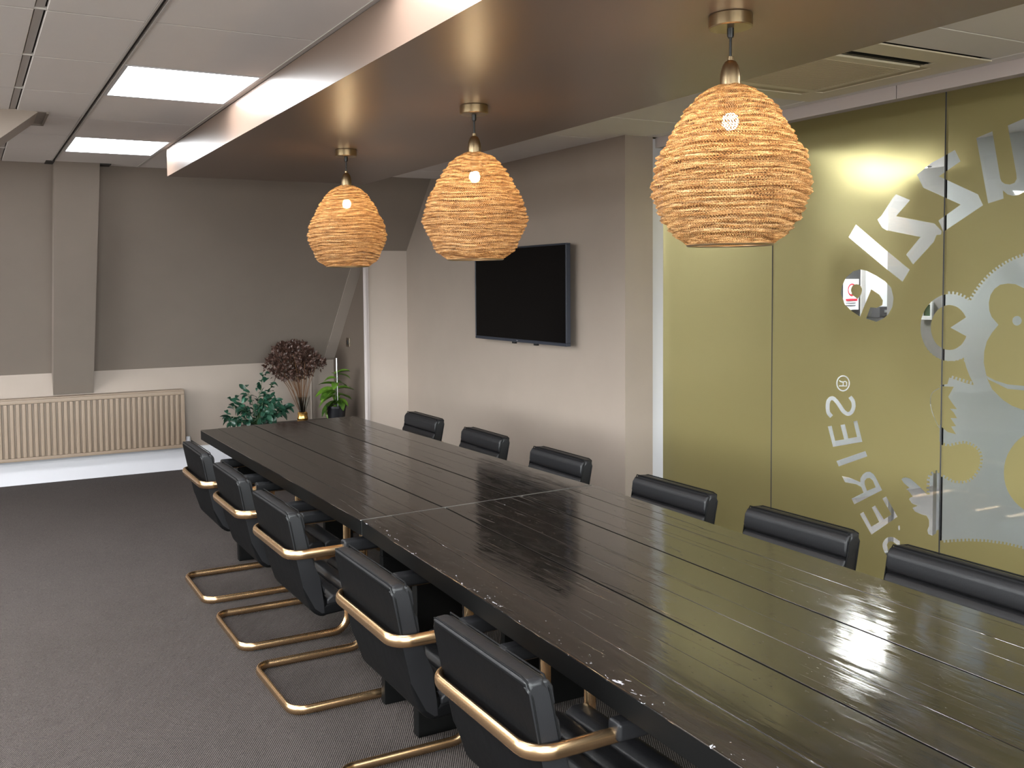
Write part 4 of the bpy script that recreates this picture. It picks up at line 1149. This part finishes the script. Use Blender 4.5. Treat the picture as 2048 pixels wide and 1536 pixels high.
# ------------------------------------------------------------------ pendant lamps
SHP = [(0.034, 0.0), (0.070, -0.016), (0.101, -0.043), (0.136, -0.089), (0.161, -0.135), (0.187, -0.180), (0.202, -0.226), (0.210, -0.263),
       (0.208, -0.295), (0.199, -0.318), (0.187, -0.345), (0.172, -0.377), (0.153, -0.405), (0.124, -0.428), (0.116, -0.434)]
def sr(z):
    for (r0, z0), (r1, z1) in zip(SHP, SHP[1:]):
        if z >= z1:
            return r0 + (r1 - r0) * (z - z0) / (z1 - z0)
    return SHP[-1][0]
def shade_mesh(seed):
    rnd = random.Random(seed)
    rows, cols, coils = 200, 128, 25
    amp = [rnd.uniform(0.45, 1.1) for _ in range(coils + 2)]
    ph = [rnd.uniform(0, 6.28) for _ in range(coils + 2)]
    wob = [rnd.uniform(-1, 1) for _ in range(coils + 2)]
    vs, fs, coil_shadow = [], [], []
    for i in range(rows + 1):
        f = i / rows
        z = -0.434 * f
        q = f * coils
        kc = int(q)
        for j in range(cols):
            a = 2 * PI * j / cols
            qq = q + 0.30 * math.sin(a * 2 + ph[kc] * 0.15) + 0.14 * math.sin(5 * a + 1.3) + 0.25 * math.sin(q * 1.7)
            k2 = max(0, min(coils, int(qq)))
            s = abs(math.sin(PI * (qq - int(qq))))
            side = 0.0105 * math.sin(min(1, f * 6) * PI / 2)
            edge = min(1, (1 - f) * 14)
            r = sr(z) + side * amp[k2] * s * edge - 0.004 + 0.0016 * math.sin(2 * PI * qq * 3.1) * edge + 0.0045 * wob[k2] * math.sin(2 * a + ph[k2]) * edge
            coil_shadow.append(min(1.0, s * (0.75 + 0.25 * math.sin(2 * PI * qq * 3.1))))
            vs.append((r * math.cos(a), r * math.sin(a), z + 0.0015 * math.sin(4 * a + ph[k2]) * edge))
    for i in range(rows):
        for j in range(cols):
            j2 = (j + 1) % cols
            fs.append((i * cols + j, i * cols + j2, (i + 1) * cols + j2, (i + 1) * cols + j))
    me = bpy.data.meshes.new('shade')
    me.from_pydata(vs, [], fs)
    ul = me.uv_layers.new(name='UVMap')
    li = 0
    for i in range(rows):
        for j in range(cols):
            for (a, b) in ((j, i), (j + 1, i), (j + 1, i + 1), (j, i + 1)):
                ul.data[li].uv = (a / cols, b / rows)
                li += 1
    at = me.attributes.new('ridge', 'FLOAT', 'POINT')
    at.data.foreach_set('value', coil_shadow)
    me.materials.append(M['shade'])
    me.polygons.foreach_set('use_smooth', [True] * len(me.polygons))
    return me
def make_lamp(label, loc, seed):
    t = thing('pendant_lamp', label, 'lamp', loc, 0, 'woven pendant lamps in a row over the tables')
    cb_ = bmesh.new(); lathe(cb_, [(0, 0), (0.056, 0), (0.058, -0.003), (0.058, -0.033), (0.055, -0.036), (0, -0.036)], 40)
    obj('canopy', cb_, M['antique'], t)
    gb_ = bmesh.new(); lathe(gb_, [(0, -0.036), (0.009, -0.036), (0.009, -0.056), (0.0065, -0.062), (0, -0.062)], 16)
    obj('cord_grip', gb_, M['black_plastic'], t)
    obj('cord', tube(bmesh.new(), [(0, 0, -0.06), (0, 0, -0.125)], 0.0035, 10), M['black_plastic'], t)
    hb = bmesh.new(); lathe(hb, [(0, -0.112), (0.008, -0.112), (0.0085, -0.122), (0.015, -0.126), (0.021, -0.136), (0.0255, -0.152), (0.0275, -0.170), (0.0275, -0.192), (0.0, -0.192)], 28)
    obj('lamp_holder', hb, M['antique'], t)
    sb = bmesh.new(); lathe(sb, [(0, -0.192), (0.018, -0.192), (0.018, -0.250), (0.012, -0.266), (0, -0.266)], 20)
    obj('socket', sb, M['antique'], t)
    bb_ = bmesh.new(); lathe(bb_, [(0, -0.262), (0.011, -0.264), (0.018, -0.271), (0.022, -0.284), (0.0215, -0.294), (0.016, -0.304), (0.008, -0.309), (0, -0.310)], 24)
    obj('bulb', bb_, M['bulb'], t)
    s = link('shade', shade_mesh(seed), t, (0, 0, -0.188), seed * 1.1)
    rim = [(0.1125 * math.cos(2 * PI * k / 48), 0.1125 * math.sin(2 * PI * k / 48), -0.433) for k in range(48)]
    obj('rim', tube(bmesh.new(), rim, 0.0035, 8, True), M['antique'], s)
    l = bpy.data.lights.new('pendant_glow', 'POINT')
    l.energy = BULB_W; l.color = (1.0, 0.70, 0.38); l.shadow_soft_size = 0.03
    lo = bpy.data.objects.new('pendant_glow', l); COL.objects.link(lo); lo.parent = t
    lo.location = (0, 0, -0.38)
    return t
make_lamp('woven gold wire pendant lamp furthest from the camera', (1.839, 4.785, 2.40), 1)
make_lamp('middle woven gold wire pendant lamp of the row', (1.862, 3.40, 2.40), 2)
make_lamp('largest and nearest woven gold wire pendant lamp', (1.873, 1.968, 2.40), 3)

# ------------------------------------------------------------------ radiator
t = thing('radiator', 'long brown panel radiator under the sloping wall', 'radiator', (0, 8.72, 0))
RX0, RX1, RZ0, RZ1 = -0.70, 1.752, 0.219, 0.750
obj('back_panel', bx(RX0 + .01, RX1 - .01, 0.074, 0.085, RZ0 + .01, RZ1 - 0.02), M['radiator'], t)
obj('panel', bx(RX0, RX1, 0.026, 0.036, RZ0, RZ1 - 0.012, 0.003), M['radiator'], t)
fb = bmesh.new()
box(fb, RX0, RX1, 0.0, 0.03, RZ0, RZ0 + 0.03, 0.004); box(fb, RX0, RX1, 0.0, 0.03, RZ1 - 0.045, RZ1 - 0.012, 0.004)
obj('border', fb, M['radiator'], t)
obj('top_grille', bx(RX0, RX1, 0.0, 0.098, RZ1 - 0.012, RZ1, 0.003), M['radiator'], t)
for sx_, x in (('a', RX0), ('b', RX1 - 0.006)):
    obj('side_cover', bx(x, x + 0.006, 0.0, 0.098, RZ0, RZ1 - 0.012, 0.001, 1), M['radiator'], t)
ribme = mesh_from_bm('flute', bx(-0.015, 0.015, 0.0, 0.030, RZ0 + 0.03, RZ1 - 0.045, 0.005, 2), M['radiator'])
npitch = 52
for k in range(npitch):
    x = RX1 - 0.018 - 0.047 * k
    if x < RX0 + 0.02:
        break
    link('flute', ribme, t, (x, 0.0, 0))
vb = bmesh.new()
tube(vb, [(RX1 + 0.0, 0.05, 0.27), (RX1 + 0.035, 0.05, 0.27), (RX1 + 0.035, 0.05, 0.245), (RX1 + 0.035, 0.05, 0.0)], 0.008, 10)
obj('pipe', vb, M['white'], t)
vb = bmesh.new(); lathe(vb, [(0, 0.25), (0.018, 0.25), (0.021, 0.262), (0.021, 0.300), (0.016, 0.312), (0, 0.312)], 18, RX1 + 0.035, 0.05)
obj('valve', vb, M['white'], t)
for x in (RX0 + 0.3, RX1 - 0.3):
    obj('bracket', bx(x - 0.02, x + 0.02, 0.085, 0.127, 0.3, 0.65), M['radiator'], t, smooth=False)

# ------------------------------------------------------------------ television
t = thing('television', 'black flat television on the taupe wall', 'television', (3.53, 5.832, 1.60))
HW, HH = 0.627, 0.3425
fb = bmesh.new()
b_ = 0.012
box(fb, 0, 0.035, -HW, HW, -HH, -HH + 0.022, 0.003); box(fb, 0, 0.035, -HW, HW, HH - b_, HH, 0.003)
box(fb, 0, 0.035, -HW, -HW + b_, -HH + 0.022, HH - b_, 0.003); box(fb, 0, 0.035, HW - b_, HW, -HH + 0.022, HH - b_, 0.003)
obj('bezel', fb, M['bezel'], t)
obj('screen', bx(0.003, 0.012, -HW + b_, HW - b_, -HH + 0.022, HH - b_), M['screen'], t, smooth=False)
obj('rear_cover', bx(0.03, 0.062, -HW + 0.05, HW - 0.02, -HH + 0.05, HH - 0.12, 0.01), M['black_plastic'], t)
obj('wall_bracket', bx(0.06, 0.1, -0.3, 0.3, -0.2, 0.2), M['black_plastic'], t, smooth=False)
for y in (0.06, -0.235):
    obj('sensor', bx(0.004, 0.022, y - 0.022, y + 0.022, -HH - 0.013, -HH + 0.001, 0.002), M['black_plastic'], t)
obj('badge', bx(-0.0006, 0.002, -0.012, 0.012, -HH + 0.008, -HH + 0.013), M['steel'], t, smooth=False)

# ------------------------------------------------------------------ air conditioner cassette
t = thing('air_conditioner', 'cream ceiling cassette air conditioner beside the glass partition', 'air conditioner', (3.335, 2.975, CZ))
A_ = 0.475
pb = bmesh.new()
S0, S1 = 0.285, 0.355        # band of the air slots
z0, z1 = -0.006, 0.0
for (xa, xb_, ya, yb) in ((-A_, A_, S1, A_), (-A_, A_, -A_, -S1), (-A_, -S1, -S1, S1), (S1, A_, -S1, S1)):
    box(pb, xa, xb_, ya, yb, z0, z1)
for (sx_, sy_) in ((1, 1), (1, -1), (-1, 1), (-1, -1)):
    box(pb, min(sx_ * S0, sx_ * S1), max(sx_ * S0, sx_ * S1), min(sy_ * S0, sy_ * S1), max(sy_ * S0, sy_ * S1), z0, z1)
obj('panel', pb, M['ac'], t, smooth=False)
gr = obj('intake_grille', bx(-S0, S0, -S0, S0, -0.010, 0.0, 0.002), M['ac'], t)
slatme = mesh_from_bm('grille_slat', bx(-0.235, 0.235, -0.0045, 0.0045, -0.0125, -0.009, 0.001, 1), M['ac_grille'])
for k in range(30):
    link('grille_slat', slatme, gr, (0, -0.225 + 0.45 * k / 29, 0))
for k, a in enumerate((0, 90, 180, 270)):
    L = bx(-S0 + 0.004, S0 - 0.004, -(S1 - 0.002), -(S0 + 0.002), -0.001, 0.0)
    s_ = link('air_slot', mesh_from_bm('air_slot', L, M['dark_slot'], False), t, (0, 0, 0), rad(a))
    if a == 0:
        for yy in (-0.330, -0.310):
            lb = bmesh.new()
            hexa(lb, [(-S0 + .006, yy - 0.004, -0.006), (S0 - .006, yy - 0.004, -0.006), (S0 - .006, yy - 0.002, -0.006), (-S0 + .006, yy - 0.002, -0.006),
                      (-S0 + .006, yy + 0.004, -0.002), (S0 - .006, yy + 0.004, -0.002), (S0 - .006, yy + 0.006, -0.002), (-S0 + .006, yy + 0.006, -0.002)])
            obj('louvre', lb, M['ac_grille'] if yy > -0.32 else M['dark_slot'], s_, smooth=False)
    else:
        lb = bmesh.new()
        hexa(lb, [(-S0 + .006, -S1 + 0.004, -0.003), (S0 - .006, -S1 + 0.004, -0.003), (S0 - .006, -S0 - 0.008, -0.006), (-S0 + .006, -S0 - 0.008, -0.006),
                  (-S0 + .006, -S1 + 0.004, -0.0015), (S0 - .006, -S1 + 0.004, -0.0015), (S0 - .006, -S0 - 0.008, -0.0045), (-S0 + .006, -S0 - 0.008, -0.0045)])
        obj('louvre', lb, M['ac_grille'], s_, smooth=False)

# ------------------------------------------------------------------ plants by the far wall
t = thing('side_cabinet', 'low dark cabinet behind the far end of the tables', 'cabinet', (2.62, 8.34, 0))
CT = 0.398
obj('carcass', bx(-0.40, 0.51, -0.33, 0.31, 0.03, CT - 0.02, 0.003), M['cabinet'], t)
obj('top', bx(-0.41, 0.52, -0.345, 0.32, CT - 0.02, CT, 0.004), M['cabinet'], t)
for x in (-0.40, 0.055):
    dd = obj('door', bx(x + 0.003, x + 0.452, -0.346, -0.33, 0.05, CT - 0.025, 0.002), M['cabinet'], t)
    obj('knob', bx(x + 0.25, x + 0.27, -0.36, -0.346, 0.3, 0.32, 0.004), M['antique'], dd)
obj('plinth', bx(-0.38, 0.49, -0.31, 0.29, 0.0, 0.03), M['cabinet'], t, smooth=False)

def leaf_mesh(name, L, W_, curl, fold, mat):
    vs, fs = [], []
    n = 6
    for i in range(n + 1):
        f = i / n
        wd = W_ * math.sin(PI * min(1, f * 0.93 + 0.05)) ** 0.8 * 0.5
        a = curl * f
        x = L * (math.sin(a) / curl if abs(curl) > 1e-3 else f)
        z = L * ((math.cos(a) - 1) / curl if abs(curl) > 1e-3 else 0)
        vs += [(x, -wd, z + fold * wd), (x, 0, z), (x, wd, z + fold * wd)]
    for i in range(n):
        for k in (0, 1):
            a = i * 3 + k
            fs.append((a, a + 1, a + 4, a + 3))
    me = bpy.data.meshes.new(name)
    me.from_pydata(vs, [], fs)
    me.materials.append(mat)
    me.polygons.foreach_set('use_smooth', [True] * len(fs))
    return me
def orient(d, roll=0.0):
    return Vector(d).to_track_quat('X', 'Z').to_matrix().to_4x4() @ Matrix.Rotation(roll, 4, 'X')
def place_leaf(me, parent, p, d, s, roll):
    o = bpy.data.objects.new('leaf', me)
    COL.objects.link(o)
    o.parent = parent
    o.matrix_local = Matrix.Translation(p) @ orient(d, roll) @ Matrix.Scale(s, 4)
    return o
def pot(parent, r0, r1, h, mat):
    b = bmesh.new()
    lathe(b, [(0, 0), (r0, 0), (r1, h - 0.02), (r1 + 0.006, h - 0.018), (r1 + 0.006, h), (r1 - 0.004, h), (r1 - 0.008, h - 0.03), (0, h - 0.03)], 28)
    obj('pot', b, mat, parent)
    b = bmesh.new()
    lathe(b, [(0, h - 0.012), (r1 * 0.6, h - 0.014), (r1 - 0.005, h - 0.02), (r1 - 0.008, h - 0.03), (0, h - 0.03)], 20)
    obj('soil', b, M['soil'], parent)
# bushy dark green plant
rnd = random.Random(21)
t = thing('potted_plant', 'bushy dark green plant with curled leaves, left of the dried flowers', 'plant', (2.26, 8.15, CT + 0.001))
pot(t, 0.07, 0.085, 0.075, M['pot'])
ld_ = [leaf_mesh('leaf', 0.095, 0.045, c_, f_, M['leaf_dark']) for c_, f_ in ((1.3, 0.5), (0.7, 0.3), (2.1, 0.6))]
sprigs = [Vector((0.07, 0.02, 0.50)), Vector((0.14, -0.02, 0.42)), Vector((-0.10, 0.0, 0.40)), Vector((-0.22, 0.0, 0.31))]
tips = list(sprigs)
for k in range(22):
    ang = rnd.uniform(0, 2 * PI)
    el = rnd.uniform(-0.15, 1.2)
    tips.append(Vector((math.cos(ang) * math.cos(el) * 0.27, math.sin(ang) * math.cos(el) * 0.13, 0.13 + math.sin(el) * 0.19)))
nleaf = 0
for k, top in enumerate(tips):
    midp = Vector((top.x * 0.4, top.y * 0.4, 0.06 + (top.z - 0.06) * 0.6))
    pts = [Vector((0, 0, 0.06)).lerp(midp, f / 3) for f in range(3)] + [midp.lerp(top, f / 4) for f in range(5)]
    obj('stem', tube(bmesh.new(), pts, 0.0022, 5), M['stem_green'], t)
    n = 11
    for i in range(n):
        f = i / (n - 1)
        p = midp.lerp(top, f) + Vector((rnd.uniform(-.02, .02), rnd.uniform(-.02, .02), rnd.uniform(-.02, .02)))
        out = Vector((p.x, p.y * 1.2, (p.z - 0.12) * 0.8))
        d = Vector((rnd.uniform(-1, 1), rnd.uniform(-1, 1), rnd.uniform(-0.5, 0.7))) + out * 3.0
        place_leaf(rnd.choice(ld_), t, p, d, rnd.uniform(0.65, 1.1) * (0.85 if k < 4 else 1), rnd.uniform(-1.1, 1.1))
# dried flowers in a glass vase with a gilded foot
t = thing('flower_vase', 'clear glass vase of dried dark brown flowers', 'vase', (2.785, 8.48, CT + 0.001))
b = bmesh.new()
lathe(b, [(0, 0.004), (0.034, 0.004), (0.036, 0.05), (0.030, 0.085), (0.040, 0.14), (0.060, 0.20), (0.072, 0.245), (0.069, 0.245), (0.056, 0.20), (0.036, 0.14), (0.026, 0.088), (0.031, 0.055), (0, 0.05)], 32)
obj('glass_body', b, M['vase_glass'], t)
b = bmesh.new()
prof = [(0, 0), (0.050, 0)]
lathe(b, [(0, 0), (0.054, 0), (0.056, 0.01), (0.049, 0.024), (0.052, 0.042), (0.046, 0.064), (0.048, 0.088), (0.040, 0.10), (0.036, 0.09), (0.037, 0.004), (0, 0.003)], 12)
obj('gilded_foot', b, M['gold_glass'], t, angle=20)
heads = []
cen = Vector((-0.085, 0, 0.535))
for k in range(20):
    a = 2 * PI * k / 20 + rnd.uniform(-0.2, 0.2)
    q = math.sqrt(rnd.uniform(0.05, 1))
    hx = cen.x + 0.255 * q * math.cos(a)
    hy = 0.10 * q * math.sin(a)
    hz = cen.z + 0.16 * (1 - q * q) - 0.05 * q + rnd.uniform(-0.03, 0.05)
    heads.append(Vector((hx, hy, hz)))
heads += [Vector((-0.14, 0.0, 0.47)), Vector((-0.05, 0.03, 0.45)), Vector((-0.22, -0.02, 0.48)), Vector((0.03, 0.0, 0.48))]
for h in heads:
    base = Vector((rnd.uniform(-0.018, 0.018), rnd.uniform(-0.018, 0.018), 0.07))
    mid_ = base.lerp(h, 0.45) + Vector((0.0, 0, 0.05))
    pts = [base.lerp(mid_, f / 4) * (1 - f / 4 * 0.0) for f in range(4)] + [mid_.lerp(h, f / 4) for f in range(5)]
    obj('stem', tube(bmesh.new(), pts, 0.003, 5), M['stem'], t)
pv, pf = [], []
def petal(p, d, s):
    mt = Matrix.Translation(p) @ orient(d, rnd.uniform(-3, 3)) @ Matrix.Scale(s, 4)
    b0 = len(pv)
    for v in ((0, 0, 0), (0.4, -0.42, 0.10), (0.5, 0, -0.08), (0.4, 0.42, 0.10), (1.0, -0.12, 0.05), (1.0, 0.12, 0.05)):
        pv.append(tuple(mt @ Vector(v)))
    pf.extend([(b0, b0 + 1, b0 + 2), (b0, b0 + 2, b0 + 3), (b0 + 1, b0 + 4, b0 + 2), (b0 + 2, b0 + 5, b0 + 3), (b0 + 2, b0 + 4, b0 + 5)])
for h in heads:
    for k in range(95):
        d = Vector((rnd.gauss(0, 1), rnd.gauss(0, 1), rnd.gauss(0.25, 1))).normalized()
        p = h + Vector((d.x * 0.078, d.y * 0.066, d.z * 0.062)) * rnd.uniform(0.55, 1.08)
        petal(p, d + Vector((rnd.uniform(-.6, .6), rnd.uniform(-.6, .6), rnd.uniform(-.6, .6))), rnd.uniform(0.024, 0.038))
me = bpy.data.meshes.new('petals')
me.from_pydata(pv, [], pf)
me.materials.append(M['petal'])
po = link('petals', me, t)
po['kind'] = 'stuff'
# fresh green plant in a black pot
t = thing('potted_plant', 'small fresh green plant in a black pot, right of the dried flowers', 'plant', (2.99, 8.13, CT + 0.001))
pot(t, 0.072, 0.088, 0.185, M['pot'])
lb_ = [leaf_mesh('leaf', 0.165, 0.082, c_, f_, M['leaf_bright']) for c_, f_ in ((0.9, 0.35), (1.4, 0.3), (0.5, 0.4))]
main = [Vector((0, 0, 0.16)), Vector((-0.005, 0, 0.26)), Vector((0.008, 0, 0.35)), Vector((0.02, 0, 0.45))]
obj('stem', tube(bmesh.new(), main, 0.004, 6), M['stem_green'], t)
LV = [(0.44, 0.1, 0.35, .9), (0.44, 1.5, 0.2, .7), (0.44, -0.5, .5, .8), (0.40, 2.6, 0.1, .8), (0.36, 0.3, 0.0, 1.0), (0.36, -2.0, 0.2, .8), (0.30, 3.1, 0.1, 1.25), (0.30, 0.0, 0.15, 1.1),
      (0.28, -2.7, -0.1, 1.2), (0.24, 2.8, -0.2, 1.25), (0.24, 1.2, 0.1, .9), (0.20, 3.4, -0.5, 1.3), (0.20, -0.9, 0.3, .9), (0.18, 0.4, 0.3, .8), (0.16, 2.2, 0.4, .8),
      (0.16, -1.6, 0.5, .9), (0.15, -0.2, 0.7, .7), (0.15, 3.6, -0.7, 1.25), (0.43, 0.0, 0.15, .95), (0.34, 3.0, .3, 1.0), (0.27, -3.0, .2, 1.1), (0.25, 0.2, -0.1, 1.1), (0.18, 3.0, -.3, 1.1), (0.2, -1.4, .1, 1.0)]
for z_, a_, e_, s_ in LV:
    place_leaf(rnd.choice(lb_), t, Vector((0.0, 0, z_ + 0.035)), Vector((math.cos(a_), math.sin(a_), e_)), s_, rnd.uniform(-0.4, 0.4))
obj('stake', tube(bmesh.new(), [(0.006, -0.03, 0.15), (0.0, -0.03, 0.615)], 0.0045, 8), M['steel'], t)
obj('stake_sleeve', tube(bmesh.new(), [(0.0, -0.03, 0.50), (0.0, -0.03, 0.62)], 0.009, 10), M['steel'], t)
# wall fittings
t = thing('wall_pipe', 'short grey vertical pipe on the far wall between the plants', 'pipe', (2.99, 8.82, 0))
obj('pipe', tube(bmesh.new(), [(0, 0, 0.2), (0, 0, 0.90)], 0.011, 10), M['taupe'], t)
for z_ in (0.35, 0.8):
    obj('pipe_clip', bx(-0.014, 0.014, -0.004, 0.03, z_, z_ + 0.02), M['taupe'], t, smooth=False)
t = thing('light_switch', 'small bronze switch plate on the side wall behind the plants', 'switch', (3.236, 8.425, 1.137))
obj('plate', bx(-0.012, 0.0, -0.042, 0.042, -0.042, 0.042, 0.002), M['switch'], t)
obj('rocker', bx(-0.016, -0.011, -0.014, 0.014, -0.02, 0.02, 0.002), M['black_plastic'], t)

# ------------------------------------------------------------------ things seen through the letters
t = thing('poster', 'white poster with red ring behind the glass', 'poster', (5.925, 4.955, 1.57))
obj('sheet', bx(-0.078, 0.078, -0.003, 0.006, -0.115, 0.115), M['paper'], t, smooth=False)
rg = [(0.042 * math.cos(2 * PI * k / 28) + 0.005, -0.004, 0.042 * math.sin(2 * PI * k / 28) + 0.035) for k in range(28)]
obj('printed_ring', tube(bmesh.new(), rg, 0.006, 6, True, True, 0.002, [(x - 0.005, 0, z - 0.035) for x, y, z in rg]), M['red'], t)
obj('printed_line', bx(-0.062, 0.062, -0.005, -0.003, -0.048, -0.032), M['red'], t, smooth=False)
for z_ in (-0.068, -0.086):
    obj('printed_line', bx(-0.06, 0.045, -0.005, -0.003, z_, z_ + 0.008), M['print_grey'], t, smooth=False)
t = thing('wall_machine', 'small dark machine on the white wall behind the glass', 'machine', (6.215, 4.93, 1.43))
obj('body', bx(-0.08, 0.075, -0.06, 0.068, -0.04, 0.045, 0.008), M['door_dark'], t)
obj('tray', bx(-0.06, 0.07, -0.09, -0.06, -0.03, -0.02, 0.003), M['black_plastic'], t)
obj('display', bx(-0.03, 0.02, -0.063, -0.059, 0.0, 0.02), M['steel'], t, smooth=False)
t = thing('display_board', 'tall grey display board on legs behind the lettered glass', 'board', (5.01, 3.73, 0))
obj('panel', bx(-0.015, 0.015, -0.186, 0.186, 0.95, 2.32, 0.003), M['nextgrey'], t)
for y in (-0.15, 0.15):
    obj('leg', bx(-0.012, 0.012, y - 0.012, y + 0.012, 0.012, 0.95, 0.002), M['steel'], t)
    obj('foot', bx(-0.18, 0.18, y - 0.016, y + 0.016, 0.0, 0.014, 0.003), M['steel'], t)
t = thing('framed_picture', 'white framed green picture on the grey board behind the glass', 'picture', (4.992, 3.637, 1.495))
fb = bmesh.new()
for (a, b_, c_, d_) in ((-.036, .036, .036, .052), (-.036, .036, -.052, -.030), (-.036, -.022, -.030, .036), (.022, .036, -.030, .036)):
    box(fb, -0.012, 0.003, a, b_, c_, d_, 0.001)
obj('picture_frame', fb, M['paper'], t)
obj('print', bx(-0.005, 0.0, -0.022, 0.022, -0.030, 0.036), M['foliage_print'], t, smooth=False)
